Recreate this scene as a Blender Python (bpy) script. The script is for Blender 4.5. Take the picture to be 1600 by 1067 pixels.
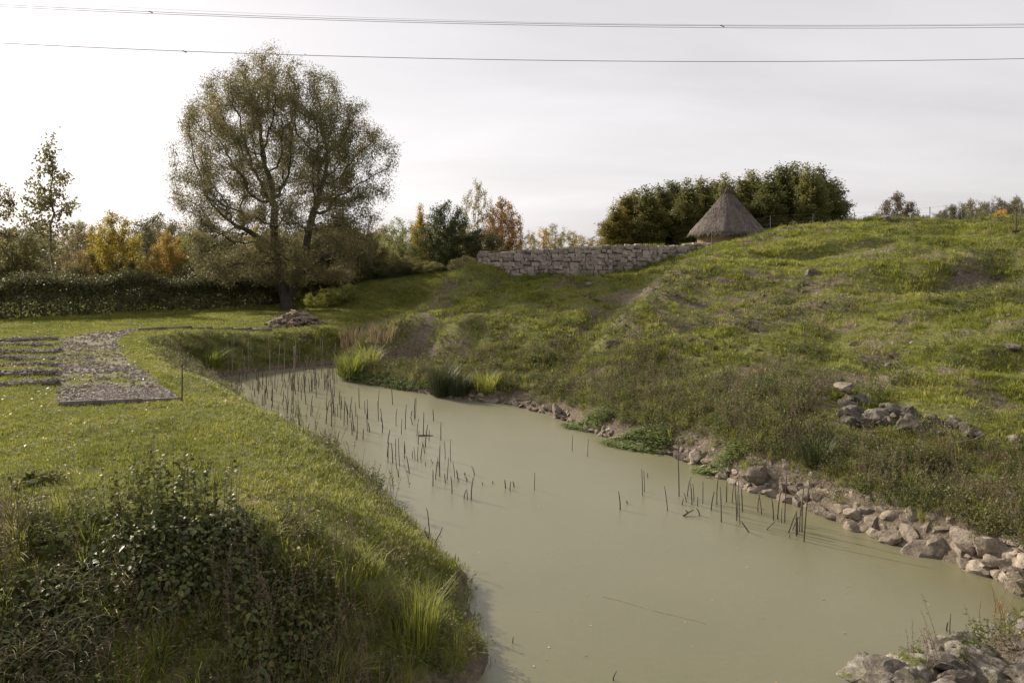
import bpy, bmesh, math, random
import numpy as np
from mathutils import Vector, Matrix, Euler

R = math.radians
scene = bpy.context.scene
for o in list(bpy.data.objects):
    bpy.data.objects.remove(o)
C = scene.collection

# ------------------------------------------------------------------ camera
CAM_H, FPX, HOR = 5.0, 1244.0, 400.0           # eye height over the water, focal length and horizon in photo pixels
cam_d = bpy.data.cameras.new('camera')
cam = bpy.data.objects.new('camera', cam_d); C.objects.link(cam)
cam.location = (0, 0, CAM_H); cam.rotation_euler = (R(90), 0, 0)
cam_d.sensor_width = 36.0; cam_d.lens = FPX / 1600 * 36
cam_d.shift_y = -(533.5 - HOR) / 1600
cam_d.clip_start = 0.1; cam_d.clip_end = 4000
scene.camera = cam

# ------------------------------------------------------------------ sky and sun
SUN_AZ, SUN_EL = -50.0, 27.0                    # azimuth from +Y (negative = left), elevation
w = bpy.data.worlds.new('World'); scene.world = w; w.use_nodes = True
nt = w.node_tree; nt.nodes.clear()
def N(t, typ, **kw):
    n = t.nodes.new(typ)
    for k, v in kw.items(): setattr(n, k, v)
    return n
wo = N(nt, 'ShaderNodeOutputWorld'); bg = N(nt, 'ShaderNodeBackground')
sky = N(nt, 'ShaderNodeTexSky', sky_type='NISHITA'); sky.sun_disc = False
sky.sun_elevation = R(SUN_EL); sky.sun_rotation = R(SUN_AZ); sky.air_density = 1.0; sky.dust_density = 2.5; sky.ozone_density = 1.0
bw = N(nt, 'ShaderNodeRGBToBW'); nt.links.new(sky.outputs[0], bw.inputs[0])
# thin high cloud: the veil scatters the sky's own light to a near white; its thickness varies in long streaks
tc = N(nt, 'ShaderNodeTexCoord'); sep = N(nt, 'ShaderNodeSeparateXYZ'); nt.links.new(tc.outputs['Generated'], sep.inputs[0])
zz = N(nt, 'ShaderNodeMath', operation='MAXIMUM'); nt.links.new(sep.outputs[2], zz.inputs[0]); zz.inputs[1].default_value = 0.0
za = N(nt, 'ShaderNodeMath', operation='ADD'); nt.links.new(zz.outputs[0], za.inputs[0]); za.inputs[1].default_value = 0.16
dv = []
for k in (0, 1):
    m = N(nt, 'ShaderNodeMath', operation='DIVIDE'); nt.links.new(sep.outputs[k], m.inputs[0]); nt.links.new(za.outputs[0], m.inputs[1]); dv.append(m)
cmb = N(nt, 'ShaderNodeCombineXYZ'); nt.links.new(dv[0].outputs[0], cmb.inputs[0]); nt.links.new(dv[1].outputs[0], cmb.inputs[1])
mp = N(nt, 'ShaderNodeMapping'); nt.links.new(cmb.outputs[0], mp.inputs[0]); mp.inputs['Scale'].default_value = (0.35, 0.8, 1); mp.inputs['Rotation'].default_value = (0, 0, R(24))
no = N(nt, 'ShaderNodeTexNoise'); nt.links.new(mp.outputs[0], no.inputs['Vector']); no.inputs['Scale'].default_value = 1.1; no.inputs['Detail'].default_value = 6; no.inputs['Roughness'].default_value = 0.52; no.inputs['Distortion'].default_value = 0.4
rmp = N(nt, 'ShaderNodeMapRange'); nt.links.new(no.outputs['Fac'], rmp.inputs[0]); rmp.inputs[1].default_value = 0.3; rmp.inputs[2].default_value = 0.7; rmp.inputs[3].default_value = 0.86; rmp.inputs[4].default_value = 1.13
# veil colour = tint * (0.55*sky luminance + constant)
vm = N(nt, 'ShaderNodeMath', operation='MULTIPLY_ADD'); nt.links.new(bw.outputs[0], vm.inputs[0]); vm.inputs[1].default_value = 0.30; vm.inputs[2].default_value = 5.0
vm2 = N(nt, 'ShaderNodeMath', operation='MULTIPLY'); nt.links.new(vm.outputs[0], vm2.inputs[0]); nt.links.new(rmp.outputs[0], vm2.inputs[1])
tint = N(nt, 'ShaderNodeVectorMath', operation='SCALE'); tint.inputs[0].default_value = (1.0, 0.958, 0.972); nt.links.new(vm2.outputs[0], tint.inputs['Scale'])
mx = N(nt, 'ShaderNodeMix', data_type='RGBA'); mx.inputs[0].default_value = 0.9
nt.links.new(sky.outputs[0], mx.inputs[6]); nt.links.new(tint.outputs[0], mx.inputs[7])
nt.links.new(mx.outputs[2], bg.inputs[0]); bg.inputs[1].default_value = 0.083
nt.links.new(bg.outputs[0], wo.inputs[0])

sd = bpy.data.lights.new('sun', 'SUN'); sun = bpy.data.objects.new('sun', sd); C.objects.link(sun)
sd.energy = 5.0; sd.angle = R(1.2); sd.color = (1.0, 0.9, 0.74)
tosun = Vector((math.sin(R(SUN_AZ)) * math.cos(R(SUN_EL)), math.cos(R(SUN_AZ)) * math.cos(R(SUN_EL)), math.sin(R(SUN_EL))))
sun.rotation_euler = tosun.to_track_quat('Z', 'Y').to_euler(); sun.location = (-30, 30, 40)
vs = scene.view_settings
vs.view_transform = 'Standard'; vs.look = 'None'; vs.exposure = 0.74; vs.gamma = 1.0; vs.use_curve_mapping = False
scene.render.engine = 'CYCLES'
scene.cycles.max_bounces = 8; scene.cycles.transparent_max_bounces = 8

rng = np.random.default_rng(7); random.seed(7)

# ------------------------------------------------------------------ noise
_lat = np.random.default_rng(99).random((256, 256))
def vnoise(x, y, s, seed=0):
    x = np.asarray(x, float) / s + seed * 17.31; y = np.asarray(y, float) / s + seed * 9.73
    xi = np.floor(x).astype(int); yi = np.floor(y).astype(int); fx = x - xi; fy = y - yi
    fx = fx * fx * (3 - 2 * fx); fy = fy * fy * (3 - 2 * fy)
    a = _lat[xi & 255, yi & 255]; b = _lat[(xi + 1) & 255, yi & 255]; c = _lat[xi & 255, (yi + 1) & 255]; d = _lat[(xi + 1) & 255, (yi + 1) & 255]
    return (a * (1 - fx) + b * fx) * (1 - fy) + (c * (1 - fx) + d * fx) * fy
def fbm(x, y, s, seed=0, oc=4):
    t = 0; amp = 1; tot = 0
    for k in range(oc):
        t = t + amp * vnoise(x, y, s / 2 ** k, seed + k * 3); tot += amp; amp *= 0.5
    return t / tot
def sst(a, b, x):
    t = np.clip((np.asarray(x, float) - a) / (b - a), 0, 1); return t * t * (3 - 2 * t)

# ------------------------------------------------------------------ the lie of the land
def wp(px, d, z): return ((px - 800) / FPX * d, d, z)                      # photo column + depth -> x, y
def w0(px, py): d = CAM_H * FPX / (py - HOR); return ((px - 800) / FPX * d, d)   # on the water
def wc(px, py, d): return ((px - 800) / FPX * d, d, CAM_H - (py - HOR) / FPX * d)

right = [(1600, 935), (1560, 905), (1430, 860), (1330, 825), (1250, 790), (1170, 765), (1100, 733), (1050, 712), (960, 690), (880, 655), (800, 632), (700, 622), (620, 608), (545, 596), (522, 582)]
far = [(532, 570), (470, 574), (400, 582), (330, 592)]
left = [(365, 615), (420, 652), (455, 688), (530, 708), (560, 735), (590, 765), (640, 815), (690, 870), (735, 905), (733, 950), (770, 1030), (750, 1067)]
poly = []; pwid = []
for p in right: poly.append(w0(*p)); pwid.append(0.7)
for p in far: poly.append(w0(*p)); pwid.append(2.6)
for p in left: poly.append(w0(*p)); pwid.append(3.3)
for p, q in (((-1.6, 8.3), 3.0), ((-4, 7.6), 3.2), ((-14, 7.2), 3.2), ((-60, 7), 3.2), ((-60, -14), 3), ((3.3, -14), 1), ((3.3, 8.3), .8), ((4.0, 9.35), .7), ((4.9, 9.8), .7), ((6.2, 10.35), .7), ((7.1, 11.0), .7)):
    poly.append(p); pwid.append(q)
poly = np.array(poly); pwid = np.array(pwid)

def shore(x, y):
    """signed distance to the shoreline (positive on land), bank width at the nearest point, nearest segment parameter"""
    x = np.asarray(x, float); y = np.asarray(y, float)
    best = np.full(x.shape, 1e9); wid = np.zeros(x.shape); par = np.zeros(x.shape); ins = np.zeros(x.shape, bool)
    n = len(poly)
    for i in range(n):
        a = poly[i]; b = poly[(i + 1) % n]; e = b - a; L = e @ e
        t = np.clip(((x - a[0]) * e[0] + (y - a[1]) * e[1]) / L, 0, 1)
        d = np.hypot(x - a[0] - t * e[0], y - a[1] - t * e[1])
        m = d < best
        best = np.where(m, d, best); wid = np.where(m, pwid[i] * (1 - t) + pwid[(i + 1) % n] * t, wid); par = np.where(m, i + t, par)
        c = ((a[1] > y) != (b[1] > y))
        with np.errstate(divide='ignore', invalid='ignore'):
            xx = (b[0] - a[0]) * (y - a[1]) / (b[1] - a[1] if b[1] != a[1] else 1e-9) + a[0]
        ins ^= c & (x < xx)
    return np.where(ins, -best, best), wid, par

NR = len(right)
ctl = []
# hill columns read off the photograph (column, row, depth)
for px, rows in {
    1600: [(800, 13.2), (700, 15.6), (560, 20), (450, 26), (392, 32), (350, 42)],
    1430: [(760, 14.7), (680, 16.7), (600, 19.8), (500, 24.5), (420, 30), (380, 35), (352, 43)],
    1250: [(720, 16.7), (640, 18.7), (560, 23), (480, 28), (420, 33), (378, 38), (356, 43)],
    1150: [(700, 17.7), (620, 20.2), (540, 24.8), (460, 30), (405, 36), (378, 42)],
    1050: [(650, 20.9), (600, 23), (560, 25.5), (500, 28.5), (445, 32.5), (408, 38), (398, 41)],
    960: [(625, 23.1), (560, 26.8), (500, 30.5), (450, 35), (428, 39.5)],
    880: [(600, 26.5), (540, 29), (480, 33), (445, 37), (430, 40.5)],
    800: [(590, 28), (540, 30.3), (490, 33.8), (450, 37.5), (426, 41)],
    740: [(585, 29.2), (540, 31), (500, 33.5), (460, 37), (419, 41.3)],
    690: [(570, 31), (530, 33), (490, 35.5), (452, 39)],
    640: [(560, 32.5), (520, 34.8), (493, 37.5)],
    580: [(555, 34), (525, 36.5), (508, 38.5)]}.items():
    for py, d in rows: ctl.append(wc(px, py, d))
for p in right[:-1]: x, y = w0(*p); ctl.append((x, y, 0.30 + .28 * float(sst(900, 1250, p[0]))))
ctl += [(x, y, z) for x, y, z in ((4.5, 8.5, .22), (6.5, 9, .38), (9, 10, .8), (14, 11, 1.5), (5, 3, .8), (12, 3, 1.6), (22, 12, 2.6), (24, 22, 4.6), (26, 32, 6.4), (34, 24, 5.8))]
# behind the crest
for px, d, z in ((760, 45, 4.5), (880, 46, 4.8), (1000, 47, 5.0), (1110, 47, 5.4), (1250, 50, 6.2), (1400, 50, 6.3), (1600, 50, 7.0), (1000, 60, 5.1), (1200, 62, 5.5), (1400, 62, 5.8), (1600, 64, 6.6), (850, 60, 4.2), (1300, 78, 5.8), (900, 78, 3.6)):
    ctl.append(wp(px, d, z))
# the hollow between mound and willow, the bank beyond it
for px, py, d in ((590, 494, 45), (620, 488, 49), (600, 481, 53.3), (650, 480, 53.3), (560, 483, 52.5), (560, 444, 57), (610, 439, 57), (660, 433, 57.2), (710, 426, 57.5), (560, 440, 64), (640, 433, 64), (710, 424, 64), (540, 438, 72), (520, 490, 46), (500, 480, 54), (500, 470, 60)):
    ctl.append(wc(px, py, d))
for px, d, z in ((700, 43.5, 1.9), (715, 46, 1.9), (670, 41, 1.75), (740, 50, 2.2), (690, 52.5, 1.8), (640, 40, 1.65), (735, 43.6, 3.3)): ctl.append(wp(px, d, z))
# flat lawn
for x, y in ((-3.0, 17.3), (-6, 24), (-1.7, 14), (-0.7, 12), (-1, 10), (-6, 10), (-12, 10), (-20, 10), (-30, 10), (-6, 14), (-12, 16), (-20, 18), (-32, 20), (-9, 21), (-15, 26), (-24, 28), (-36, 32), (-12, 34), (-18, 36), (-13, 44), (-20, 46), (-28, 44), (-40, 44), (-16, 54), (-24, 58), (-34, 60), (-45, 60), (-22, 74), (-40, 74)):
    ctl.append((x, y, 1.6))
for x, y in ((-11, 39.5), (-9, 40.5), (-13, 39)): ctl.append((x, y, 1.45))
ctl += [(-8, 2, 1.6), (-25, 0, 1.6), (-45, 10, 1.6), (-45, 30, 1.6), (45, 45, 7.5), (48, 60, 7.5), (45, 75, 7.5), (45, 10, 5), (10, 75, 4.6), (-8, 75, 3.3)]
ctl = np.array(ctl)
def _tps(r2): return 0.5 * r2 * np.log(r2 + 1e-9)
_n = len(ctl)
_A = np.zeros((_n + 3, _n + 3)); _dx = ctl[:, None, :2] - ctl[None, :, :2]
_A[:_n, :_n] = _tps((_dx ** 2).sum(-1)) + np.eye(_n) * 0.5
_A[:_n, _n] = 1; _A[:_n, _n + 1:] = ctl[:, :2]; _A[_n:, :_n] = _A[:_n, _n:].T
_W = np.linalg.solve(_A, np.concatenate([ctl[:, 2], [0, 0, 0]]))
XB, YB = (-46.0, 48.0), (1.0, 76.0)
def tps(x, y):
    x = np.clip(x, *XB); y = np.clip(y, *YB)
    out = _W[_n] + _W[_n + 1] * x + _W[_n + 2] * y
    for i in range(_n): out = out + _W[i] * _tps((x - ctl[i, 0]) ** 2 + (y - ctl[i, 1]) ** 2)
    return out
def hillmask(x, y):   # 1 on the rough hill to the right of the moat, 0 on the mown side
    return sst(-3, 3, (x - (-7.8)) * 0.823 + (y - 34.5) * 0.568) * sst(-19, -12, x) * (1 - sst(40.6, 42.4, y) * sst(-1.8, -3.2, x))
# ledges, hollows and humps of the hill: photo point, depth -> place; radii along x and y; height
FEAT = []
for px, d, rx, ry, h in ((1290, 35.5, 2.6, .8, -.38), (1290, 37.0, 3.0, .9, .16), (1520, 28.7, 2.6, 1.2, -1.0), (1430, 31.2, 2.6, .9, .30), (1540, 31, 2.6, .9, .25), (1385, 43, 1.6, 1.2, .42), (1150, 40, 1.5, 1.0, .25), (1230, 41, 1.8, .8, .22), (1560, 38, 1.6, .9, .30),
                         (960, 36, 2.4, 1.2, -.3), (800, 39.4, 1.5, 1.1, -.28), (880, 39.4, 1.8, 1.1, -.30), (960, 39.5, 1.8, 1.0, -.25), (1030, 39.6, 1.5, .9, -.3), (1020, 33.5, 1.6, 1.2, .25), (1385, 21.5, .8, .5, -.25), (1500, 21.0, 1.6, .6, .18), (1580, 20, 1.0, .6, -.35), (640, 33.2, 2.0, .5, -.40), (650, 34.8, 2.2, .6, .30), (720, 31.4, 1.6, .5, -.3), (730, 33.0, 2, .6, .25), (800, 35, 1.5, .7, .2), (770, 39, 1.2, .6, -.2), (860, 38.4, 1.5, .6, .25)):
    x, y, _ = wp(px, d, 0); FEAT.append((x, y, rx, ry, h))
FEAT += [(-5.2, 43.5, 2.2, 2.2, -.5), ((735 - 800) / FPX * 40.2, 40.2, 1.0, 1.2, .22), ((700 - 800) / FPX * 38.6, 38.6, .9, 1.0, .25), (-7.4, 10.6, 1.0, .4, -.18), (-5.0, 11.2, .9, .35, -.12)]
# the gully between the walled mound and the main hill, and the spur beside it: line points, width, height
LINE = [([wc(1072, 404, 38.5), wc(1010, 440, 34.5), wc(960, 485, 31.5), wc(905, 530, 29)], 1.2, -.40), ([wc(1112, 408, 36.3), wc(1050, 455, 32.0), wc(990, 510, 29.3)], 1.4, .28),
        ([wc(1600, 470, 24.5), wc(1500, 480, 24.8), wc(1420, 500, 24.5)], .8, -.28), ([wc(1600, 590, 18.9), wc(1500, 600, 19.2), wc(1420, 592, 20)], .7, .22)]
SCARP = [wc(572, 552, 34.2), wc(640, 554, 33.0), wc(725, 562, 31.4)]
LINE += [(SCARP, .5, -.5), ([wc(568, 530, 35.5), wc(640, 527, 34.5), wc(725, 535, 32.9)], .6, .42)]
def line_dist(P, x, y):
    d = np.full(np.shape(x), 1e9)
    for a, b in zip(P[:-1], P[1:]):
        ex, ey = b[0] - a[0], b[1] - a[1]; t = np.clip(((x - a[0]) * ex + (y - a[1]) * ey) / (ex * ex + ey * ey), 0, 1); d = np.minimum(d, np.hypot(x - a[0] - t * ex, y - a[1] - t * ey))
    return d
def height(x, y):
    x = np.asarray(x, float); y = np.asarray(y, float)
    base = tps(x, y)
    ex = np.maximum(np.maximum(XB[0] - x, x - XB[1]), 0); ey = np.maximum(np.maximum(YB[0] - y, y - YB[1]), 0)
    farw = sst(0, 55, np.hypot(ex, ey))
    farz = 1.8 + 8 * sst(20, 110, x) * sst(60, 190, y) + 2.2 * sst(-20, 30, x) + 3 * fbm(x, y, 160, 5, 3) * sst(120, 500, np.hypot(x, y))
    z = base * (1 - farw) + farz * farw
    sd, wid, par = shore(x, y)
    hm = hillmask(x, y)
    rough = (fbm(x, y, 2.6, 1, 4) - .5) * 0.62 + (fbm(x, y, 0.95, 2, 3) - .5) * 0.40
    lawn = (fbm(x, y, 4.0, 3, 3) - .5) * 0.22 + (fbm(x, y, .6, 4, 2) - .5) * 0.13
    bump = np.where(hm > 0, hm * rough, 0) + (1 - hm) * lawn
    for fx, fy, rx, ry, h in FEAT: bump = bump + h * np.exp(-((x - fx) / rx) ** 2 - ((y - fy) / ry) ** 2)
    for P, wd_, h in LINE: bump = bump + h * np.exp(-(line_dist(P, x, y) / wd_) ** 2)
    t = np.clip(sd / np.maximum(wid, .05), 0, 1)
    prof = np.sin(t * math.pi / 2) ** 1.15
    # the bank creeps: ragged, slightly undercut edge of turf
    jag = (fbm(x, y, 0.9, 8, 3) - .5) * 0.5
    edge = np.where(sd > 0, 0.10 * sst(0, .12, sd + jag * .25), 0)
    zl = edge + (z + bump * sst(0.2, 2.0, sd) - .10) * prof
    zw = -0.12 - 0.35 * np.minimum(-sd, 3)
    return np.where(sd > 0, zl, zw)

# grid lines: fine where the camera looks, coarser to the horizon
def lines(lo, hi, step, flo, fhi):
    a = list(np.arange(lo, hi + 1e-6, step)); s = step
    v = hi
    while v < fhi: s *= 1.18; v += s; a.append(v)
    s = step; v = lo
    while v > flo: s *= 1.18; v -= s; a.insert(0, v)
    return np.array(a)
GX = lines(-24, 27, 0.2, -1500, 1500); GY = lines(6.4, 62, 0.2, -200, 2600)
_X, _Y = np.meshgrid(GX, GY, indexing='ij')
_Z = height(_X, _Y)
def ground(x, y):
    x = np.asarray(x, float); y = np.asarray(y, float)
    i = np.clip(np.searchsorted(GX, x) - 1, 0, len(GX) - 2); j = np.clip(np.searchsorted(GY, y) - 1, 0, len(GY) - 2)
    fx = (x - GX[i]) / (GX[i + 1] - GX[i]); fy = (y - GY[j]) / (GY[j + 1] - GY[j])
    return (_Z[i, j] * (1 - fx) + _Z[i + 1, j] * fx) * (1 - fy) + (_Z[i, j + 1] * (1 - fx) + _Z[i + 1, j + 1] * fx) * fy
_D = np.concatenate([np.arange(6.5, 70, .05), np.arange(70, 300, .5)])
def spot(px, py):
    """where the sight line through a photo point meets the ground"""
    x = (px - 800) / FPX * _D; zr = CAM_H - (py - HOR) / FPX * _D
    k = np.argmax(zr <= np.maximum(ground(x, _D), 0)); d = _D[k]
    return float((px - 800) / FPX * d), float(d), float(max(ground((px - 800) / FPX * d, d), 0))
def G(x, y): return float(ground(x, y))

# ------------------------------------------------------------------ helpers
def tag(o, label=None, cat=None, group=None, kind=None):
    if label: o['label'] = label
    if cat: o['category'] = cat
    if group: o['group'] = group
    if kind: o['kind'] = kind
    return o
def mesh_np(name, V, F, mat=None, smooth=False):
    """V (n,3); F list of uniform int arrays (m,3) / (m,4)"""
    me = bpy.data.meshes.new(name); V = np.asarray(V, np.float32)
    if not isinstance(F, list): F = [F]
    F = [np.asarray(f, np.int32) for f in F if len(f)]
    me.vertices.add(len(V)); me.vertices.foreach_set('co', V.ravel())
    li = np.concatenate([f.ravel() for f in F]); tot = np.concatenate([np.full(len(f), f.shape[1], np.int32) for f in F])
    st = np.concatenate([[0], np.cumsum(tot)[:-1]]).astype(np.int32)
    me.loops.add(len(li)); me.loops.foreach_set('vertex_index', li)
    me.polygons.add(len(tot)); me.polygons.foreach_set('loop_start', st); me.polygons.foreach_set('loop_total', tot)
    if smooth: me.polygons.foreach_set('use_smooth', np.ones(len(tot), bool))
    me.update(calc_edges=True); me.validate()
    if mat: me.materials.append(mat)
    return me
def obj(name, me, parent=None, loc=(0, 0, 0), rot=(0, 0, 0), scl=(1, 1, 1)):
    o = bpy.data.objects.new(name, me); C.objects.link(o); o.parent = parent
    o.location = loc; o.rotation_euler = rot; o.scale = scl
    return o
def empty(name, loc, rz=0, scl=(1, 1, 1)):
    o = bpy.data.objects.new(name, None); C.objects.link(o); o.location = loc; o.rotation_euler = (0, 0, rz); o.scale = scl; o.empty_display_size = .2
    return o
class MB:
    def __init__(s): s.V = []; s.Q = []; s.T = []; s.n = 0
    def add(s, V, Q=None, T=None):
        V = np.asarray(V, float)
        if Q is not None and len(Q): s.Q.append(np.asarray(Q, int) + s.n)
        if T is not None and len(T): s.T.append(np.asarray(T, int) + s.n)
        s.V.append(V); s.n += len(V)
    def tube(s, P, r, k=5, cap=True):
        P = np.asarray(P, float); r = np.broadcast_to(np.asarray(r, float), (len(P),)); n = len(P)
        T = np.gradient(P, axis=0); T /= np.linalg.norm(T, axis=1)[:, None] + 1e-9
        up = np.array([0, 0, 1.]) if abs(T[:, 2]).mean() < .8 else np.array([1., 0, 0])
        A = np.cross(T, up); A /= np.linalg.norm(A, axis=1)[:, None] + 1e-9; B = np.cross(T, A)
        an = np.arange(k) / k * 2 * math.pi
        V = P[:, None] + r[:, None, None] * (np.cos(an)[None, :, None] * A[:, None] + np.sin(an)[None, :, None] * B[:, None])
        i = np.arange(n - 1)[:, None] * k; j = np.arange(k)[None]; j2 = (j + 1) % k
        Q = np.stack([i + j, i + j2, i + k + j2, i + k + j], -1).reshape(-1, 4)
        V = V.reshape(-1, 3); Tt = None
        if cap:
            V = np.concatenate([V, P[-1:]]); e = (n - 1) * k
            Tt = np.array([[e + a, e + (a + 1) % k, n * k] for a in range(k)])
        s.add(V, Q, Tt)
    def box(s, c, h, M=None):
        V = np.array([[x, y, z] for x in (-1, 1) for y in (-1, 1) for z in (-1, 1)], float) * np.asarray(h)
        if M is not None: V = V @ np.asarray(M).T
        s.add(V + np.asarray(c), [[0, 1, 3, 2], [4, 6, 7, 5], [0, 4, 5, 1], [2, 3, 7, 6], [0, 2, 6, 4], [1, 5, 7, 3]])
    def leaves(s, P, D, W, L, B, fold=0.0):
        """rhomb leaves: centre base P, direction D, side W (unit), length L, half width B"""
        P = np.asarray(P); n = len(P); L = np.asarray(L)[:, None]; B = np.asarray(B)[:, None]
        Nn = np.cross(D, W)
        V = np.stack([P, P + D * L * .45 + W * B + Nn * B * fold, P + D * L, P + D * L * .45 - W * B + Nn * B * fold], 1).reshape(-1, 3)
        s.add(V, np.arange(4 * n).reshape(-1, 4))
    def blades(s, P, D, H, wd, bend):
        """grass blades bent outwards: base P, lean direction D (horizontal unit), height H, half width wd, bend = reach/height"""
        P = np.asarray(P); n = len(P); D = np.asarray(D); H = np.asarray(H)[:, None]; bend = np.asarray(bend)[:, None]; wd = np.asarray(wd)[:, None]
        S = np.stack([-D[:, 1], D[:, 0], np.zeros(n)], 1); Z = np.array([0, 0, 1.])
        m = P + D * H * bend * .35 + Z * H * .6; t = P + D * H * bend + Z * H * (1 - .25 * bend)
        V = np.stack([P - S * wd, P + S * wd, m + S * wd * .8, m - S * wd * .8, t], 1).reshape(-1, 3)
        b = np.arange(n)[:, None] * 5
        s.add(V, b + np.array([[0, 1, 2, 3]]), b + np.array([[3, 2, 4]]))
    def mesh(s, name, mat=None, smooth=False):
        return mesh_np(name, np.concatenate(s.V), [np.concatenate(a) for a in (s.Q, s.T) if a], mat, smooth)
def unit(a): return a / (np.linalg.norm(a, axis=-1, keepdims=True) + 1e-9)
def rdir(n, g=rng): return unit(g.normal(size=(n, 3)))

# ------------------------------------------------------------------ materials
def mat_new(name):
    m = bpy.data.materials.new(name); m.use_nodes = True; t = m.node_tree; t.nodes.clear()
    o = N(t, 'ShaderNodeOutputMaterial'); b = N(t, 'ShaderNodeBsdfPrincipled'); t.links.new(b.outputs[0], o.inputs[0])
    return m, t, o, b
def ramp(t, fac, cols, interp='LINEAR'):
    r = N(t, 'ShaderNodeValToRGB'); t.links.new(fac, r.inputs[0]); e = r.color_ramp.elements; r.color_ramp.interpolation = interp
    while len(e) < len(cols): e.new(.5)
    for k, (p, c) in enumerate(cols): e[k].position = p; e[k].color = (*c, 1)
    return r.outputs[0]
def noise(t, scale, detail=4, rough=.55, vec=None, stretch=None, coord='pos'):
    n = N(t, 'ShaderNodeTexNoise'); n.inputs['Scale'].default_value = scale; n.inputs['Detail'].default_value = detail; n.inputs['Roughness'].default_value = rough
    if vec is None:
        vec = N(t, 'ShaderNodeNewGeometry').outputs['Position'] if coord == 'pos' else N(t, 'ShaderNodeTexCoord').outputs['Object']
    if stretch:
        mp = N(t, 'ShaderNodeMapping'); t.links.new(vec, mp.inputs[0]); mp.inputs['Scale'].default_value = stretch; vec = mp.outputs[0]
    t.links.new(vec, n.inputs['Vector']); return n.outputs['Fac']
def mixc(t, f, a, b, mode='MIX'):
    m = N(t, 'ShaderNodeMix', data_type='RGBA', blend_type=mode)
    for s, v in ((0, f), (6, a), (7, b)):
        if hasattr(v, 'is_linked') or hasattr(v, 'links'): t.links.new(v, m.inputs[s])
        elif s == 0: m.inputs[0].default_value = v
        else: m.inputs[s].default_value = (*v, 1)
    return m.outputs[2]
def bump(t, b, h, st, dist):
    n = N(t, 'ShaderNodeBump'); n.inputs['Strength'].default_value = st; n.inputs['Distance'].default_value = dist
    t.links.new(h, n.inputs['Height']); t.links.new(n.outputs[0], b.inputs['Normal'])
def leafy(name, cols, trans=.4, rough=.55, objcol=False, patch=None, spec=.3):
    """foliage: colour varies from leaf to leaf and from plant to plant, light passes through the blade"""
    m, t, o, b = mat_new(name)
    isl = N(t, 'ShaderNodeNewGeometry').outputs['Random Per Island']; oi = N(t, 'ShaderNodeObjectInfo')
    a = N(t, 'ShaderNodeMath', operation='MULTIPLY_ADD'); t.links.new(isl, a.inputs[0]); a.inputs[1].default_value = .5
    k = N(t, 'ShaderNodeMath', operation='MULTIPLY'); t.links.new(oi.outputs['Random'], k.inputs[0]); k.inputs[1].default_value = .5
    t.links.new(k.outputs[0], a.inputs[2]); f = a.outputs[0]
    if patch:
        pn = noise(t, patch, 3); s = N(t, 'ShaderNodeMapRange'); t.links.new(pn, s.inputs[0]); s.inputs[1].default_value = .3; s.inputs[2].default_value = .7; s.inputs[3].default_value = -.28; s.inputs[4].default_value = .28
        ad = N(t, 'ShaderNodeMath', operation='ADD', use_clamp=True); t.links.new(f, ad.inputs[0]); t.links.new(s.outputs[0], ad.inputs[1]); f = ad.outputs[0]
    c = ramp(t, f, cols)
    if objcol: c = mixc(t, 1.0, c, oi.outputs['Color'], 'MULTIPLY')
    t.links.new(c, b.inputs['Base Color']); b.inputs['Roughness'].default_value = rough; b.inputs['Specular IOR Level'].default_value = spec
    tr = N(t, 'ShaderNodeBsdfTranslucent'); t.links.new(c, tr.inputs[0])
    mxs = N(t, 'ShaderNodeMixShader'); mxs.inputs[0].default_value = trans
    t.links.new(b.outputs[0], mxs.inputs[1]); t.links.new(tr.outputs[0], mxs.inputs[2]); t.links.new(mxs.outputs[0], o.inputs[0])
    return m
M = {}
M['lawn'] = leafy('lawn_grass', [(0, (.11, .127, .025)), (.35, (.162, .178, .03)), (.7, (.232, .243, .04)), (1, (.34, .30, .09))], .5, patch=.5)
M['hillgrass'] = leafy('hill_grass', [(0, (.105, .122, .028)), (.3, (.178, .20, .035)), (.65, (.255, .275, .045)), (1, (.38, .33, .12))], .5, patch=.45)
M['drygrass'] = leafy('dry_grass', [(0, (.15, .115, .07)), (.5, (.26, .20, .12)), (1, (.38, .31, .20))], .35)
M['weed'] = leafy('weed_leaf', [(0, (.06, .075, .03)), (.5, (.12, .135, .045)), (.85, (.19, .19, .06)), (1, (.30, .24, .09))], .42)
M['dryweed'] = leafy('dry_weed', [(0, (.10, .078, .052)), (.5, (.18, .14, .09)), (.85, (.26, .20, .125)), (1, (.20, .19, .075))], .35)
M['sedge'] = leafy('sedge', [(0, (.12, .14, .028)), (.5, (.21, .235, .04)), (1, (.34, .32, .085))], .5)
M['rush'] = leafy('rush', [(0, (.03, .04, .018)), (.5, (.06, .07, .028)), (1, (.12, .10, .05))], .3)
M['cress'] = leafy('watercress', [(0, (.12, .16, .055)), (.5, (.20, .25, .085)), (1, (.32, .35, .15))], .35, rough=.35, spec=.5)
M['bramble'] = leafy('bramble_leaf', [(0, (.052, .066, .028)), (.5, (.105, .125, .04)), (.85, (.17, .175, .045)), (.97, (.19, .13, .035)), (1, (.22, .08, .035))], .38, rough=.5, spec=.4)
M['fallen'] = leafy('fallen_leaf', [(0, (.30, .12, .03)), (.4, (.38, .21, .06)), (.7, (.45, .36, .20)), (1, (.60, .56, .46))], .2)
M['tree'] = leafy('tree_leaf', [(0, (.8, .8, .8)), (.5, (1.6, 1.6, 1.5)), (1, (2.6, 2.4, 1.9))], .5, objcol=True)
M['willow'] = leafy('willow_leaf', [(0, (.085, .082, .042)), (.5, (.145, .136, .062)), (.85, (.21, .18, .078)), (1, (.26, .19, .075))], .48, patch=.35)
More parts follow.
